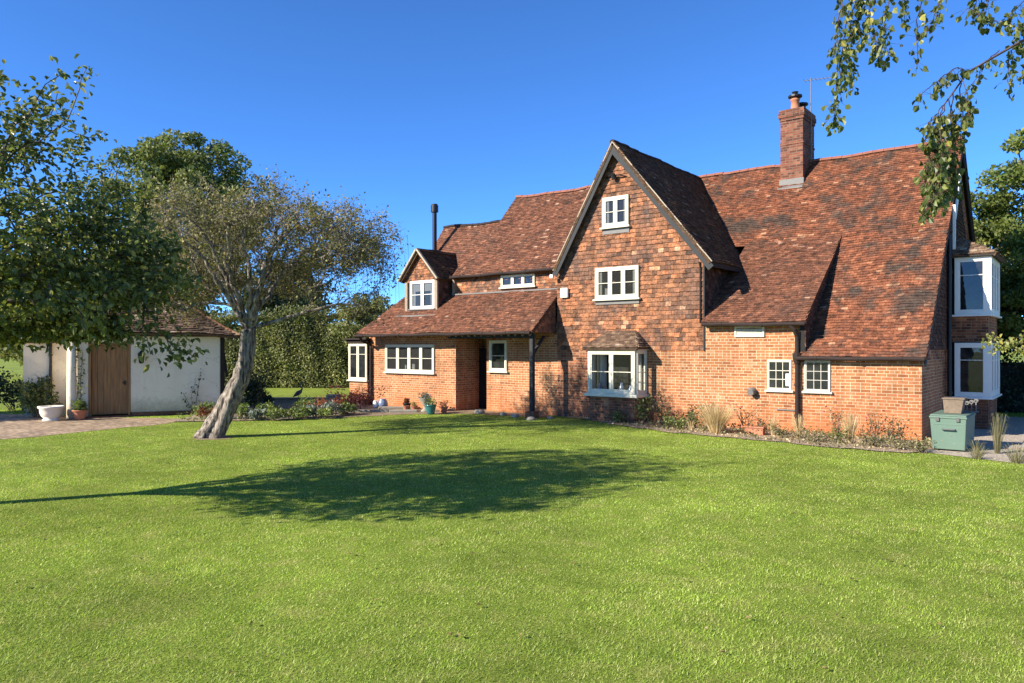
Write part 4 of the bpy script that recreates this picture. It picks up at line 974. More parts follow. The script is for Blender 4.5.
mt('fir_tree', 'dark evergreen glimpsed behind the right side of the leaning tree crown', -15.0, 50, 8.2, 2.6, 2.6, 2.5, 60, 220, .3, 'dark_leaf', trunk_r=.3, clump=1.0)
mt('olive_tree', 'small loose olive-green tree left of the farmhouse roof', -6.9, 36, 5.2, 1.7, 1.6, 1.6, 46, 260, .13, 'olive_leaf', trunk_r=.12, clump=.5)
mt('yew_tree', 'broad dark tree behind the outbuilding roof', -29.5, 53, 8.6, 5.5, 4, 1, 90, 300, .32, 'oak_leaf', trunk_r=.4, clump=1.2)
mt('lime_tree', 'tall sunlit green tree beyond the right end of the farmhouse', 19.9, 27.5, 10.9, 3.3, 3.4, .9, 210, 330, .15, 'tree_leaf', trunk_r=.35, clump=.7, lo=.35)
mt('hazel_tree', 'lower leafy tree between the lime and the right-hand bay window', 17.6, 29.5, 5.2, 1.8, 1.6, 1.4, 60, 300, .16, 'tree_leaf', trunk_r=.18, clump=.7)
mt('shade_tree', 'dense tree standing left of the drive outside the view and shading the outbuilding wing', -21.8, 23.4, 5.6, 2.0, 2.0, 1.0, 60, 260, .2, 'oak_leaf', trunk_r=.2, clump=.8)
for i, (s, a, hgt, wd, lab) in enumerate(((-33, 56, 7.5, 4.5, 'bushy tree at the far left edge beyond the distant lawn'), (-27, 60, 6.5, 4.5, 'rounded tree beyond the distant lawn just left of the outbuilding'), (-40, 62, 9, 5, 'tall tree outside the left edge beyond the distant lawn'))):
    mt('garden_tree', lab, s, a, hgt, wd, 3.2, .6, 80, 260, .34, 'hedge_leaf', trunk_r=.25, clump=1.3, group='trees beyond the far lawn')

def bushy(name, label, cat, s, a, h, r, n, size, mat, z0=0.0, group=None, stems=7, lumps=9, depth=None, out=.6, stem_mat='bark_brown', lo=.3, sq=1.0, aspect=.55):
    b = spot(s, a, z0); t = thing(name, label, cat, b, group); mb = MB(); P = []; O = []; Tn = []
    for i in range(lumps):
        q = b+Vector((rnd.gauss(0, r*.5), rnd.gauss(0, (depth or r)*.5), h*rnd.uniform(.35, .85)))
        if i < stems: mb.tube([b+Vector((rnd.gauss(0, r*.1), rnd.gauss(0, r*.1), -.03)), b.lerp(q, .6)+Vector((0, 0, h*.08)), q], [.012*max(h, .4), .008, .004], 4, cap=False)
        p, u = shell(q, (r*.5, r*.5, h*.3*sq), n//lumps, lo=lo); p[:, 2] = np.maximum(p[:, 2], z0+.02)
        P.append(p); O.append(u*out); Tn.append(np.full(len(p), rnd.uniform(.25, .7)))
    mb.build('stem', M[stem_mat], t); leaf_cloud('foliage', np.vstack(P), size, M[mat], t, out=np.vstack(O), tint=np.concatenate(Tn), aspect=aspect)
    return t

# tall clipped hedges
def hedge(name, label, p0, p1, thick, h, n, size, mat, bumpy=.2, lo=-.02):
    a = Vector(p0); b = Vector(p1); d = (b-a); ln = d.length; d.normalize(); nr = Vector((d.y, -d.x, 0))
    core = MB(); N = 16; prof = []
    P = []; O = []; Tn = []
    k = nrg.random((n, 3)); area = np.array([ln*h*1.0, ln*thick*1.1, thick*h*2]); area = area/area.sum(); pick = nrg.random(n)
    ph = nrg.random(3)*6
    for i in range(n):
        x = k[i, 0]*ln; hh = h+bumpy*(math.sin(x*.7+ph[0])*.5+math.sin(x*1.9+ph[1])*.3+math.sin(x*4.1+ph[2])*.2)
        bulge = bumpy*(math.sin(x*1.3+k[i, 1]*5+ph[1])*.35+math.sin(x*3.3+k[i, 1]*11+ph[2])*math.sin(x*.9-k[i, 1]*7)*.45)
        if pick[i] < area[0]: q = (x, thick/2+bulge-abs(nrg.normal())*.12-.25*k[i, 1]**3, k[i, 1]*hh); o = (0, 1, .3)
        elif pick[i] < area[0]+area[1]: q = (x, (k[i, 1]-.5)*thick, hh-abs(nrg.normal())*.12+(.55*nrg.random()**7)); o = (0, .2, 1)
        else: q = ((-.0 if k[i, 2] < .5 else ln)+nrg.normal()*.1, (k[i, 1]-.5)*thick, k[i, 0]*hh); o = (-1 if k[i, 2] < .5 else 1, .2, .3)
        P.append(tuple(a+d*q[0]+nr*q[1]+Vector((0, 0, q[2]+.02)))); O.append(tuple(d*o[0]+nr*o[1]+Vector((0, 0, o[2]))))
        Tn.append(.45+.28*math.sin(x*1.1+q[2]*1.9+ph[2])*math.sin(x*.47+q[2]*.8)+.1*nrg.normal())
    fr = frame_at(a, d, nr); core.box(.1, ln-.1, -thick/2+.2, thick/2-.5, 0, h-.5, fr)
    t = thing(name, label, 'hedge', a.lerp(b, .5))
    core.build('dark_core', M['inside'], t)  # solid near-black box, its colour stands in for the shade inside the hedge
    leaf_cloud('foliage', P, size, M[mat], t, out=O, tint=np.array(Tn), aspect=.6)
hedge('hedge', 'tall clipped green hedge closing the far lawn behind the leaning tree', spot(-17.5, 43.5), spot(-4.5, 43.5), 1.6, 4.15, 52000, .12, 'hedge_leaf', .27)
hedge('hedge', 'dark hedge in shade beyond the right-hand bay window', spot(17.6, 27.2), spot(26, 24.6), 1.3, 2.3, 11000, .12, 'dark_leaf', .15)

# birch whose hanging twigs reach into the top right of the view
def birch():
    b = spot(7.2, 4.6); t = thing('birch_tree', 'birch tree at the right edge whose hanging leafy twigs fill the top right corner', 'tree', b)
    D = lambda px, py, a: spot((px-512)/742*a, a, EYE+(347-py)/742*a)
    path = [spot(7.2, 4.6, -.1), spot(7.1, 4.6, 2), spot(6.9, 4.6, 4), spot(6.8, 4.6, 6.5), spot(6.8, 4.6, 8.5)]
    mb = MB(); mb.tube(path, [.2, .16, .13, .09, .03], 12); tr = mb.build('trunk', M['plaster'], t, smooth=True)
    br = MB(); lf = MB()
    A = 4.4
    ends = [spot(6.86, 4.6, 4.4), spot(5.2, 4.5, 5.15), spot(4.0, 4.45, 4.95)]
    limbA = ends+[D(1090, 20, A), D(1020, 42, A), D(968, 72, A), D(944, 105, A)]
    limbB = [spot(6.82, 4.6, 5.6), spot(5.0, 4.6, 6.6), spot(3.4, 4.6, 6.4), D(960, -120, 4.6), D(900, -70, 4.6), D(862, -30, 4.6), D(846, 20, 4.6)]
    br.tube(limbA, [.05, .03, .018, .012, .009, .006, .004], 6); br.tube(limbB, [.05, .035, .022, .014, .009, .006, .003], 6)
    strands = [[D(944, 105, A), D(940, 140, A), D(936, 175, A-.05), D(930, 205, A-.1)], [D(952, 92, A), D(950, 130, A+.1), D(948, 165, A+.1), D(943, 200, A+.1)], [D(960, 78, A), D(962, 110, A), D(960, 140, A)],
               [D(944, 105, A), D(930, 122, A-.1), D(925, 140, A-.1)], [D(968, 72, A), D(955, 68, A), D(940, 78, A-.1), D(918, 98, A-.1)], [D(1000, 50, A), D(985, 62, A+.1), D(968, 90, A+.1)],
               [D(1020, 42, A), D(1008, 58, A+.2), D(1010, 92, A+.2)], [D(1040, 36, A), D(1018, 28, A), D(990, 20, A), D(968, 8, A)], [D(1060, 30, A), D(1030, 60, A+.1), D(1020, 78, A+.1)],
               [D(846, 20, 4.6), D(842, 60, 4.6), D(836, 95, 4.6), D(835, 125, 4.6)], [D(862, -30, 4.6), D(852, 20, 4.7), D(846, 55, 4.7), D(851, 85, 4.7)], [D(872, -45, 4.6), D(870, 5, 4.5), D(876, 40, 4.5), D(878, 58, 4.5)],
               [D(900, -70, 4.6), D(890, -10, 4.5), D(884, 25, 4.5), D(888, 52, 4.5)], [D(900, -70, 4.6), D(908, -20, 4.7), D(905, 15, 4.7)], [D(930, -95, 4.6), D(928, -30, 4.5), D(918, 20, 4.5), D(916, 70, 4.5)],
               [D(960, -120, 4.6), D(955, -40, 4.4), D(940, 0, 4.4), D(928, 30, 4.4)], [D(960, -120, 4.6), D(972, -40, 4.5), D(976, 5, 4.5)], [D(862, -30, 4.6), D(842, -5, 4.55), D(838, 30, 4.55), D(832, 55, 4.55)],
               [D(990, -60, 4.5), D(990, -10, 4.5), D(984, 18, 4.5)], [D(880, -50, 4.6), D(862, -10, 4.7), D(858, 20, 4.7), D(862, 40, 4.7)], [D(948, 100, A+.1), D(957, 130, A+.15), D(954, 172, A+.15), D(949, 196, A+.15)], [D(944, 105, A), D(937, 130, A), D(928, 160, A), D(925, 183, A)], [D(962, 78, A), D(968, 105, A-.1), D(966, 120, A-.1)], [D(940, 120, A-.1), D(942, 160, A-.1), D(938, 195, A-.1), D(921, 213, A-.1)]]
    strands += [[D(1060, -70, 4.5), D(1050, -20, 4.5), D(1020, 5, 4.5), D(1000, 22, 4.5)], [D(1075, -60, 4.6), D(1050, 0, 4.6), D(1024, 24, 4.6), D(1016, 50, 4.6)]]
    den = [15, 15, 9, 9, 6, 6, 6, 8, 6, 11, 13, 10, 10, 8, 6, 9, 8, 9, 7, 10, 13, 12, 8, 11, 9, 8]
    for sidx, sp in enumerate(strands):
        pts = []
        for i in range(len(sp)-1):
            for k in range(6): pts.append(sp[i].lerp(sp[i+1], k/6)+Vector((rnd.gauss(0, .006), rnd.gauss(0, .006), 0)))
        pts.append(sp[-1]); br.tube(pts, [.0035-.002*i/len(pts) for i in range(len(pts))], 4, cap=False)
        if sidx >= len(den): continue
        for i in range(3, len(pts)):
            for _ in range(max(1, int(den[sidx]*.5+rnd.random()))):
                o = pts[i]+Vector((rnd.gauss(0, .022), rnd.gauss(0, .022), rnd.gauss(0, .02)))
                d = Vector((rnd.gauss(0, .45), rnd.gauss(0, .45), -1)); e = o+d.normalized()*.022
                br.tube([pts[i], e], [.001, .0008], 3, cap=False)
                lf.cur = rnd.random(); ln = rnd.uniform(.024, .054); lf.leaf(e, d, (rnd.gauss(0, 1), rnd.gauss(0, 1), .3), ln, ln*.78, .1)
    for o_ in ((1060, 352, 330), (1062, 346, 344), (1060, 340, 352), (1060, 350, 338)):
        sp = [spot(3.9, 5.0, EYE+.4), D(o_[0], o_[1]-10, 5.0), D(1015, o_[1]-2, 5.0), D(985+rnd.uniform(-4, 10), o_[2], 5.0)]; pts = []
        for i in range(3):
            for k in range(7): pts.append(sp[i].lerp(sp[i+1], k/7))
        br.tube(pts, .0025, 4, cap=False)
        for i in range(8, len(pts)):
            for _ in range(4):
                o = pts[i]+Vector((rnd.gauss(0, .02), rnd.gauss(0, .02), rnd.gauss(0, .02))); lf.cur = rnd.uniform(.9, 1); ln = rnd.uniform(.02, .04); lf.leaf(o, Vector((rnd.gauss(0, .6), rnd.gauss(0, .6), -.6)), (rnd.gauss(0, 1), rnd.gauss(0, 1), .4), ln, ln*.6)
    br.tube([spot(6.9, 4.6, 3.0), spot(5.2, 4.9, 3.1), spot(3.9, 5.0, EYE+.4)], [.03, .015, .005], 5)
    br.build('limbs', M['bark_birch'], t, parent=tr); lf.build('crown', M['birch_leaf'], t)
birch()

# ------------------------------------------------------------------ garden objects
def pos_z(s, a, z=0.0): return spot(s, a, z)
lw = thing('garden_wall', 'low grey stone wall behind the flower border with the far lawn above it', 'wall', spot(-9.6, 31.9))
m = MB(); fr = frame_at(spot(-11.6, 31.9), spot(1, 0), -(spot(0, 1)))
for i in range(11): m.box(i*.36, i*.36+.355, 0, .3, -.1, .14+rnd.uniform(-.01, .01), fr)
lwb = m.build('wall_blocks', M['stone'], lw, bevel=.01)
m = MB(); m.box(-.05, 4.05, -.03, .34, .155, .20, fr); m.build('coping', M['stone'], lw, bevel=.01)
# heron
hb = spot(-8.95, 31.2); hr = thing('heron_statue', 'dark metal heron figure standing in front of the low stone wall', 'statue', hb)
m = MB(); hx = spot(1, 0)
for o in (-.05, .06): m.tube([hb+hx*o, hb+hx*o*.6+Vector((0, 0, .34))], .012, 6)
hl = m.build('leg', M['iron'], hr)
m = MB(); P = lambda a, z: hb+hx*a+Vector((0, 0, z))
m.tube([P(-.26, .26), P(-.17, .33), P(-.05, .42), P(.05, .48), P(.10, .54)], [.01, .06, .10, .08, .045], 10)
m.tube([P(.08, .52), P(.13, .62), P(.07, .70), P(.05, .78), P(.09, .85), P(.15, .87)], [.045, .03, .024, .024, .034, .028], 9); m.tube([P(.14, .87), P(.34, .845)], [.024, .004], 7); m.build('body', M['iron'], hr, smooth=True)

def potted(name, label, s, a, prof, mat, z0=0.0, plant=None, group='pots beside the terrace wall', cat='pot'):
    c = spot(s, a, z0); t = thing(name, label, cat, c, group); m = MB(); m.lathe(prof, c, 18); m.build('pot', M[mat], t, smooth=True)
    top = prof[-1]
    if plant:
        mt_, h, r, n, sz = plant; p, u = shell(c+Vector((0, 0, top[1]+h*.45)), (r, r, h*.55), n, lo=.0); leaf_cloud('plant', p, sz, M[mt_], t, out=u, tint=np.full(len(p), .5))
        m = MB()
        for k in range(5): m.tube([c+Vector((rnd.gauss(0, .02), rnd.gauss(0, .02), top[1]-.04)), c+Vector((rnd.gauss(0, r*.5), rnd.gauss(0, r*.5), top[1]+h*.6))], .004, 3, cap=False)
        m.build('stem', M['bark_brown'], t)
    return t
bell = lambda r, h: [(r*.62, 0), (r*.72, h*.2), (r*.9, h*.7), (r, h*.88), (r*1.06, h*.9), (r*1.06, h), (r*.92, h), (r*.9, h*.86)]
ball = lambda r, h: [(r*.6, 0), (r*.95, h*.25), (r, h*.5), (r*.85, h*.8), (r*.6, h*.93), (r*.7, h), (r*.55, h), (r*.5, h*.85)]
potted('garden_pot', 'round blue and white glazed pot by the corner bay', -4.98, 28.6, ball(.2, .36), 'blue')
potted('garden_pot', 'small white pot left of the blue glazed pot', -5.25, 28.5, ball(.1, .3), 'white')
potted('garden_pot', 'dark bowl-shaped pot holding a small upright rusty plant', -3.95, 27.9, bell(.15, .26), 'black', plant=('rust_leaf', .22, .09, 160, .09))
potted('garden_pot', 'small terracotta pot in front of the dark bowl', -3.9, 27.3, bell(.12, .2), 'terracotta')
potted('garden_pot', 'second small terracotta pot with a sprouting plant', -3.6, 27.3, bell(.13, .2), 'terracotta', plant=('bed_leaf', .2, .14, 80, .06))
potted('garden_pot', 'stone urn with a silvery plant behind the teal pot', -3.15, 27.0, [(.16, 0), (.16, .06), (.07, .12), (.09, .22), (.2, .4), (.23, .48), (.25, .5), (.2, .5), (.18, .42)], 'stone', plant=('silver_leaf', .28, .26, 240, .07))
potted('garden_pot', 'teal glazed pot filled with leafy plant', -2.85, 26.0, bell(.2, .34), 'teal', plant=('bed_leaf', .28, .24, 200, .07))
potted('garden_pot', 'low terracotta pot with brown foliage right of the teal pot', -2.45, 26.5, bell(.17, .24), 'terracotta', plant=('rust_leaf', .26, .22, 180, .06))
potted('garden_pot', 'terracotta pot with grassy plant beside the outbuilding corner pier', -13.95, 23.95, bell(.22, .33), 'terracotta', plant=('bed_leaf', .35, .2, 170, .12), group=None)
u = spot(-14.75, 23.75); ur = thing('garden_urn', 'wide white footed urn beside the outbuilding on the brick paving', 'urn', u)
m = MB(); m.lathe([(.25, 0), (.25, .05), (.2, .08), (.28, .16), (.32, .26), (.33, .38), (.38, .42), (.38, .47), (.32, .47), (.30, .40)], u, 24); m.build('bowl', M['plaster'], ur, smooth=True)
m = MB(); m.lathe([(.305, .405), (.1, .43), (.02, .44)], u, 16); m.build('soil', M['soil'], ur)
pb = thing('stone_block', 'pale stone block standing left of the dark red maple', 'stone', spot(-6.95, 28.9)); m = MB(); fr = frame_at(spot(-7.2, 28.9), spot(1, .1), spot(.1, -1)); m.box(0, .5, -.3, .1, -.05, .42, fr); m.box(-.04, .54, -.34, .14, .42, .5, fr); m.build('block', M['stone'], pb, bevel=.03)
# terrace edging slabs
for i, (s, a, lx, lab) in enumerate(((-5.2, 26.6, 1.5, 'longest pale stone edging slab in front of the red maple'), (-3.9, 26.55, 1.0, 'short pale edging slab behind the terracotta pots'), (-4.3, 28.0, 1.5, 'raised pale slab below the blue glazed pot'))):
    m = MB(); fr = frame_at(spot(s-lx/2, a), spot(1, .15), spot(.15, -1)); m.box(0, lx, -.35, 0, -.05, .09, fr); o = m.build('edging_slab', M['stone'], bevel=.02); rebase(o, spot(s, a)); tag(o, lab, 'slab', 'terrace edging slabs')
for i, (s, a, r, lab) in enumerate(((-.3, 25.6, .13, 'pale round stone left of the porch post foot'), (.1, 24.9, .16, 'broad flat pale stone on the porch edge'), (.62, 23.9, .15, 'light stone close against the porch post plinth'), (-1.15, 26.3, .2, 'wide flat doorstep stone in front of the dark doorway'), (1.25, 24.4, .11, 'small grey stone right of the porch post plinth'))):
    m = MB(); c = spot(s, a); n = 9; m.lathe([(r*.8, -.03), (r, r*.25), (r*.8, r*.6), (r*.3, r*.75)], c, n); m.v = [tuple(Vector(v)+Vector((rnd.gauss(0, r*.07), rnd.gauss(0, r*.07), rnd.gauss(0, r*.05)))) for v in m.v]
    o = m.build('loose_stone', M['stone'], smooth=True); rebase(o, c); tag(o, lab, 'stone', 'stones at the porch edge')

bushy('red_maple', 'low spreading dark red maple in front of the corner bay', 'shrub', -5.75, 26.9, .95, .78, 1500, .085, 'red_leaf', lumps=14, sq=.8, aspect=.4)
BP = [(-8.75, 23.95, .5, .32, 'bed_leaf', 'pale green clump close behind the leaning trunk on its right'), (-8.3, 23.75, .34, .32, 'silver_leaf', 'greyish low mound between the trunk and the first green clumps'), (-7.95, 24.35, .5, .36, 'bed_leaf', 'fuller yellow-green clump behind the greyish low mound'), (-6.9, 24.15, .3, .3, 'bed_leaf', 'lowest lime-green tuft at the front edge of the border'), (-6.2, 24.45, .3, .26, 'bed_leaf', 'small green tuft at the front edge near the silvery clump'),
      (-10.15, 24.3, .55, .34, 'bed_leaf', 'pale variegated clump at the foot of the white wall, furthest left in the border'), (-9.75, 24.0, .4, .3, 'rust_leaf', 'tawny low clump by the white wall'), (-9.3, 24.2, .62, .36, 'bed_leaf', 'tall yellowish-green clump just left of the leaning trunk'),
      (-7.55, 24.0, .36, .36, 'bed_leaf', 'low green clump right beside the leaning trunk'), (-7.05, 24.4, .42, .4, 'bed_leaf', 'rounded green clump second right of the leaning trunk'), (-6.55, 24.6, .38, .36, 'silver_leaf', 'grey-leaved mound in the middle of the border'),
      (-6.7, 25.8, .6, .42, 'rust_leaf', 'rusty orange flowering clump in the border'), (-6.05, 25.1, .46, .36, 'silver_leaf', 'silvery clump at the right end of the border'), (-7.3, 26.0, .55, .5, 'bed_leaf', 'green clump behind the grey mound'), (-5.75, 25.6, .42, .3, 'bed_leaf', 'leafy clump between the silvery plant and the red maple'),
      (-6.25, 25.7, .5, .34, 'rust_leaf', 'smaller coppery clump next to the rusty one')]
for s, a, h, r, mt_, lab in BP: bushy('border_plant', lab, 'plant', s, a, h, r, 420, .085, mt_, z0=.02, group='plants in the flower border', lumps=8)
bushy('dark_shrub', 'dark evergreen shrub right behind the leaning trunk', 'shrub', -9.35, 27.0, 1.45, .5, 1500, .10, 'dark_leaf', lumps=12)
bushy('dark_shrub', 'dark low shrub against the left wing of the outbuilding', 'shrub', -16.0, 24.9, 1.25, .6, 1300, .11, 'oak_leaf', lumps=12)
bushy('dark_shrub', 'wide dark bush at the left edge beyond the drive', 'shrub', -18.6, 27.5, 1.5, 1.3, 2000, .12, 'dark_leaf', lumps=14)
bushy('dark_shrub', 'shaded mound of leaves against the low stone wall', 'shrub', -10.3, 30.6, .5, .5, 700, .10, 'dark_leaf', lumps=8)
bushy('dark_shrub', 'green bush at the foot of the tall hedge beside the corner bay', 'shrub', -7.0, 40.5, 1.5, .9, 1100, .13, 'hedge_leaf', lumps=10)
# climbing sprigs on the corner pier and a wall shrub on the outbuilding
def climber(name, label, base, pts, n, size, mat, spread=.12):
    t = thing(name, label, 'climber', base); mb = MB(); P = []
    for sp in pts:
        sp = [Vector(q) for q in sp]; mb.tube(sp, [.012]+[.007]*(len(sp)-1), 4, cap=False)
        for k in range(n):
            f = rnd.random()*(len(sp)-1); i = min(int(f), len(sp)-2); P.append(tuple(sp[i].lerp(sp[i+1], f-i)+Vector((rnd.gauss(0, spread), rnd.gauss(0, spread*.5), rnd.gauss(0, spread)))))
    mb.build('stem', M['bark_brown'], t); leaf_cloud('foliage', P, size, M[mat], t, droop=.3)
climber('climbing_plant', 'leafy climber trained up the white corner pier of the outbuilding', T(.0, .1, 0), [[T(-.05, .12, 0), T(.02, .1, .9), T(-.05, .1, 1.7), T(.05, .1, 2.3)], [T(.12, .12, 0), T(.1, .1, 1.2), T(.16, .1, 2.2)]], 90, .085, 'bed_leaf', .1)
climber('wall_shrub', 'thin dark stems growing against the white wall near the leaning trunk', T(3.6, .15, 0), [[T(3.5, .12, 0), T(3.45, .12, .7), T(3.6, .1, 1.2)], [T(3.55, .14, 0), T(3.2, .1, .75)], [T(3.55, .12, 0), T(3.75, .1, 1.5)]], 34, .09, 'dark_leaf', .07)

# planting along the house wall
def grass_tuft(label, x, y, h, r, n, mat='straw', name='ornamental_grass', group='dry grasses along the brick wall'):
    m = MB(); c = Vector((x, y, 0))
    for i in range(n):
        a = rnd.uniform(0, 2*math.pi); q = rnd.random()**.6; b = c+Vector((math.cos(a)*r*.25*q, math.sin(a)*r*.25*q, 0)); hh = h*rnd.uniform(.55, 1.05); o = Vector((math.cos(a), math.sin(a), 0))*r*q
        p = [b, b+o*.25+Vector((0, 0, hh*.5)), b+o*.65+Vector((0, 0, hh*.88)), b+o*1.15+Vector((0, 0, hh*(.98-.25*q)))]
        w = Vector((rnd.gauss(0, 1), rnd.gauss(0, 1), 0))*1.0; w = w.normalized()*.0035; m.cur = rnd.random()
        m.add([p[0]-w, p[0]+w, p[1]-w, p[1]+w, p[2]-w*.8, p[2]+w*.8, p[3]], [(0, 1, 3, 2), (2, 3, 5, 4), (4, 5, 6)])
    o = m.build(name, M[mat]); rebase(o, c); return tag(o, label, 'grass', group)
grass_tuft('fullest fountain of dry pale grass, just right of the dark rose bush', -8.15, 19.3, .9, .6, 700)
grass_tuft('thin dry grass tuft left of the big downpipe', -6.75, 19.7, .62, .18, 110)
grass_tuft('thin dry grass tuft directly in front of the big downpipe', -6.05, 19.6, .68, .22, 120)
grass_tuft('tall narrow dry grass tuft midway between the big downpipe and the house corner', -4.75, 19.3, .85, .24, 170)
grass_tuft('short dry grass remnant left of the fountain-shaped grass', -9.0, 19.5, .34, .2, 70)
def wall_plant(name, label, x, y, h, r, n, size, mat, petals=0, group='plants along the brick wall', lumps=7, cat='plant'):
    c = Vector((x, y, .0)); t = thing(name, label, cat, c, group); mb = MB(); P = []
    n = int(n*1.25); lumps = int(lumps*1.2)
    for i in range(lumps):
        e = c+Vector((rnd.gauss(0, r*.6), rnd.gauss(0, r*.4), h*rnd.uniform(.55, 1))); mid = c.lerp(e, .5)+Vector((rnd.gauss(0, .04), 0, h*.06))
        mb.tube([c+Vector((rnd.gauss(0, .03), 0, -.02)), mid, e], [.009, .006, .003], 4, cap=False)
        for k in range(n//lumps):
            q = rnd.uniform(.3, 1.05); b = c.lerp(mid, q*2) if q < .5 else mid.lerp(e, q*2-1); P.append(tuple(b+Vector((rnd.gauss(0, .06), rnd.gauss(0, .06), rnd.gauss(0, .05)))))
    mb.build('stem', M['bark_brown'], t); leaf_cloud('foliage', P, size, M[mat], t, droop=.1)
    if petals:
        for k in range(petals):
            m = MB(); o = c+Vector((rnd.gauss(0, r*.6), rnd.gauss(0, r*.3), h*rnd.uniform(.7, 1.02)))
            for q in range(7): m.cur = rnd.random(); m.leaf(o, (rnd.gauss(0, 1), rnd.gauss(0, 1), rnd.gauss(.4, .6)), (rnd.gauss(0, 1), rnd.gauss(0, 1), 1), .045, .04)
            m.build('flower', M['pink'], t)
wall_plant('rose_bush', 'leafy green rose bush at the right corner of the ground floor bay', -10.75, 19.95, .95, .28, 240, .08, 'bed_leaf', 0)
wall_plant('rose_bush', 'tall open rose bush with a pink bloom right of the bay window', -10.1, 19.9, 1.1, .32, 200, .07, 'rose_leaf', 3)
wall_plant('rose_bush', 'low dark rose bush left of the fountain-shaped grass', -8.95, 19.75, .75, .34, 300, .075, 'oak_leaf', 0)
wall_plant('border_plant', 'yellow-green low clump at the lawn edge below the rose bushes', -9.35, 19.5, .42, .26, 260, .07, 'bed_leaf', 0)
wall_plant('rose_bush', 'sparse rose stems right of the fountain-shaped grass', -7.55, 19.9, .85, .4, 110, .06, 'rose_leaf', 1)
wall_plant('rose_bush', 'straggling stems bent low beside the terracotta trough', -7.2, 19.6, .5, .4, 90, .06, 'rose_leaf', 0)
wall_plant('rose_bush', 'sparse rose with red blooms left of the tall narrow grass', -5.2, 19.9, .85, .35, 90, .055, 'rose_leaf', 2)
wall_plant('rose_bush', 'rose with pale pink flowers right of the tall narrow grass', -4.25, 19.7, .8, .36, 120, .055, 'rose_leaf', 3)
wall_plant('rose_bush', 'tangle of reddish stems near the house corner', -3.75, 19.5, .75, .32, 110, .06, 'rose_leaf', 0)
for x, y, h_, r_, n_, mt_, lab in ((-11.6, 20.0, .4, .3, 200, 'bed_leaf', 'low green plant under the front sill of the bay window'), (-9.75, 19.65, .5, .3, 220, 'oak_leaf', 'dark leafy mound between the tall open rose and the yellow-green clump'), (-8.4, 19.6, .35, .34, 180, 'weed', 'greyish low clump at the foot of the fountain-shaped grass'),
    (-6.4, 19.35, .34, .36, 200, 'weed', 'mixed low weeds at the foot of the big downpipe'), (-5.0, 19.05, .4, .36, 190, 'bed_leaf', 'small green plant at the lawn edge before the tall narrow grass'), (-4.0, 19.9, .6, .4, 170, 'rose_leaf', 'reddish leafy plant against the wall near the house corner')):
    wall_plant('border_plant', lab, x, y, h_, r_, n_, .06, mt_, 0)
for i, (x, y, lab) in enumerate(((-3.6, 18.75, 'low weedy tuft at the lawn edge in front of the house corner'), (-4.2, 18.85, 'green weeds at the lawn edge left of the house corner'), (-3.05, 18.6, 'weeds growing against the left side of the green box'), (-5.6, 19.0, 'low ground weeds below the right-hand small window'))):
    wall_plant('weed_clump', lab, x, y, .30, .42, 190, .06, 'weed', 0, 'weeds at the lawn edge', 9)
tr_ = MB(); tr_.box(-7.45, -6.95, 19.5, 19.7, -.02, .2); tr_.box(-7.48, -6.92, 19.47, 19.73, .2, .24); o = tr_.build('terracotta_trough', M['terracotta'], bevel=.01); rebase(o, (-7.2, 19.6, 0)); tag(o, 'small pale terracotta trough in the bed under the left small window', 'trough')

# green box with things on it
gx0, gx1, gy0, gy1, gh = -3.02, -2.30, 19.25, 20.75, .74
gb = thing('storage_box', 'pale green metal oil tank box standing on gravel at the house corner', 'storage box', ((gx0+gx1)/2, (gy0+gy1)/2, 0))
m = MB(); m.prism([(gx0+.05, gy0+.03, .04), (gx1-.03, gy0+.03, .04), (gx1, gy0, gh), (gx0, gy0, gh)], (0, gy1-gy0, 0)); bx = m.build('body', M['green_box'], gb, bevel=.015)
m = MB(); m.box(gx0-.015, gx1+.015, gy0-.02, gy1+.02, gh, gh+.05); m.box(gx0+.0, gx1-.0, gy0-.0, gy1+.0, gh+.05, gh+.085); m.build('lid', M['green_box'], gb, bevel=.012)
m = MB(); m.box(gx0+.02, gx1-.02, gy0+.0, gy0+.012, .60, .635); m.build('seam', M['green_box'], gb)
for hx_ in (gx0+.12, gx1-.2):
    m = MB(); m.box(hx_, hx_+.07, gy0-.034, gy0-.0, gh-.06, gh+.03); m.build('clasp', M['iron'], gb)
m = MB(); m.tube([(gx0+.25, gy0+.0, .5), (gx0+.25, gy0-.05, .5), (gx0+.5, gy0-.05, .5), (gx0+.5, gy0+.0, .5)], .016, 6); m.build('handle', M['iron'], gb)
wb = thing('log_planter', 'weathered wooden planter sitting on top of the green box', 'planter', (-2.62, 19.9, gh+.09)); m = MB(); z = gh+.088
m.prism([(-2.80, 19.72, z), (-2.46, 19.72, z), (-2.41, 19.72, z+.32), (-2.83, 19.72, z+.32)], (0, .4, 0)); m.build('planter_body', M['planter_wood'], wb, bevel=.01)
m = MB(); m.prism([(-2.85, 19.70, z+.32), (-2.39, 19.70, z+.32), (-2.39, 20.14, z+.32), (-2.85, 20.14, z+.32)], (0, 0, .035)); m.build('rim', M['planter_wood'], wb, bevel=.01)
sc = thing('garden_ornament', 'small pale scrolled metal ornament on the green box beside the wooden planter', 'ornament', (-2.33, 20.45, z)); m = MB()
for k in range(3):
    cxx = -2.43+k*.09; m.tube([(cxx, 20.45, z), (cxx, 20.45, z+.14+.04*k)], .014, 6)
    m.tube([(cxx+.045*math.cos(a)*(1-a/14), 20.45+.0*a, z+.2+.03*k+.05*math.sin(a)*(1-a/14)) for a in [q*.5 for q in range(18)]], .013, 6)
m.box(-2.50, -2.20, 20.37, 20.53, z, z+.02); m.build('scroll', M['lead'], sc)
def wispy(label, x, y, h, r, n, group='wispy plants by the gravel path'):
    return grass_tuft(label, x, y, h, r, n, 'weed', 'wispy_plant', group)
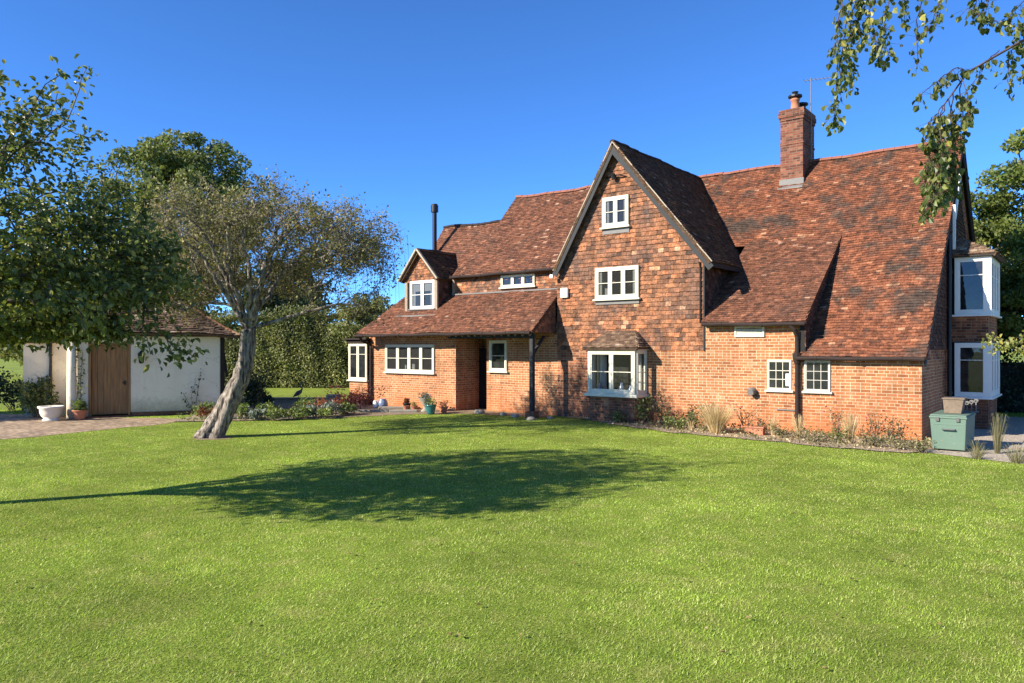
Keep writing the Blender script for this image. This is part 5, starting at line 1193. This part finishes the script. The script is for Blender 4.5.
wispy('tall wispy brown-green plant beside the gravel path right of the green box', -1.75, 19.5, 1.0, .22, 95)
wispy('lower grassy weeds spilling over the gravel edge at the right', -1.3, 18.2, .42, .4, 110)
wispy('thin weeds at the right front foot of the green box', -2.1, 19.2, .34, .2, 60)
wispy('sparse weed clump at the right edge of the view on the gravel', -.9, 18.5, .6, .3, 90)
wispy('small weeds on the lawn edge between the gravel and the green box', -2.0, 18.3, .28, .3, 90)

# ------------------------------------------------------------------ the mown grass itself
def inside(P, poly):
    x, y = P[:, 0], P[:, 1]; r = np.zeros(len(P), bool); n = len(poly); j = n-1
    for i in range(n):
        xi, yi = poly[i]; xj, yj = poly[j]
        with np.errstate(divide='ignore', invalid='ignore'): c = ((yi > y) != (yj > y)) & (x < (xj-xi)*(y-yi)/(yj-yi+1e-12)+xi)
        r ^= c; j = i
    return r
def lawn(n=1050000):
    g = np.random.default_rng(3); q = .4; lo, hi = 4.3**q, 29.0**q
    a = (lo+(hi-lo)*g.random(n))**(1/q); s = (g.random(n)*2-1)*(.76*a+4.0)
    P = np.stack([s*CS-a*SN, s*SN+a*CS], 1); ok = np.ones(n, bool)
    J = P+g.normal(size=(n, 2))*.12
    for poly in (WORN, BED_HOUSE, PAVING, TERRACE, BORDER, GRAVEL): ok &= ~inside(J, poly)
    ok &= ~((P[:, 1] > 20.1) & (P[:, 0] > -25) & (P[:, 0] < -3)); 
    P = P[ok]; a = a[ok]; n = len(P)
    clump = np.sin(P[:, 0]*2.1+np.sin(P[:, 1]*1.7)*1.5)*np.sin(P[:, 1]*2.6+np.sin(P[:, 0]*1.3))
    h = (.024+.006*clump)*(.55+.8*g.random(n)); w = .0058*(a/5)**.62*(.7+.6*g.random(n))
    th = g.random(n)*2*np.pi; d = np.stack([np.cos(th), np.sin(th), np.zeros(n)], 1); sd = np.stack([-np.sin(th), np.cos(th), np.zeros(n)], 1)
    ln = (.35+1.1*g.random(n))[:, None]; B = np.concatenate([P, np.zeros((n, 1))], 1); hz = np.zeros((n, 3)); hz[:, 2] = h
    V = np.stack([B-sd*w[:, None]/2, B+sd*w[:, None]/2, B+d*ln*h[:, None]*1.1+hz*(1.05-.45*ln)], 1).reshape(-1, 3)
    t = np.clip(.45+.27*g.normal(size=n)+.1*clump, 0, .93); dry = g.random(n) < .06; t[dry] = 1
    tag(np_mesh('grass', V, np.arange(3*n).reshape(n, 3), np.repeat(t, 3), M['blade']), kind='stuff')
lawn()
def litter(name, poly, n, size, mat, seed, zmax=.1):
    g = np.random.default_rng(seed); a = np.array(poly); lo, hi = a.min(0), a.max(0); P = lo+(hi-lo)*g.random((n*3, 2)); P = P[inside(P, poly)][:n]
    cl = np.sin(P[:, 0]*2.3+seed)*np.sin(P[:, 1]*3.1+P[:, 0]*.7); P = P[cl > -.45]; z = .02+zmax*g.random(len(P))**2*(.6+.5*np.sin(P[:, 0]*5+P[:, 1]*4))
    tag(leaf_cloud(name, np.concatenate([P, z[:, None]], 1), size, M[mat], flat=.4, rng=g), kind='stuff')
litter('ground_cover', BED_HOUSE, 3600, .075, 'weed', 4, .22); litter('dead_leaves', BED_HOUSE, 1800, .07, 'straw', 8, .06)
litter('ground_cover', BORDER, 2600, .07, 'bed_leaf', 6, .2); litter('gravel_weeds', GRAVEL, 700, .06, 'weed', 9, .12)
fl = MB()
for i in range(190):
    a = rnd.uniform(5.2, 22); s = rnd.uniform(-.68, .68)*a; p = spot(s, a)
    if p.y > 18.2: continue
    fl.cur = rnd.random(); fl.leaf(p+Vector((0, 0, .035)), (rnd.gauss(0, 1), rnd.gauss(0, 1), .1), (rnd.gauss(0, .2), rnd.gauss(0, .2), 1), rnd.uniform(.03, .06), .035, .2)
tag(fl.build('fallen_leaves', M['gold_leaf']), kind='stuff')
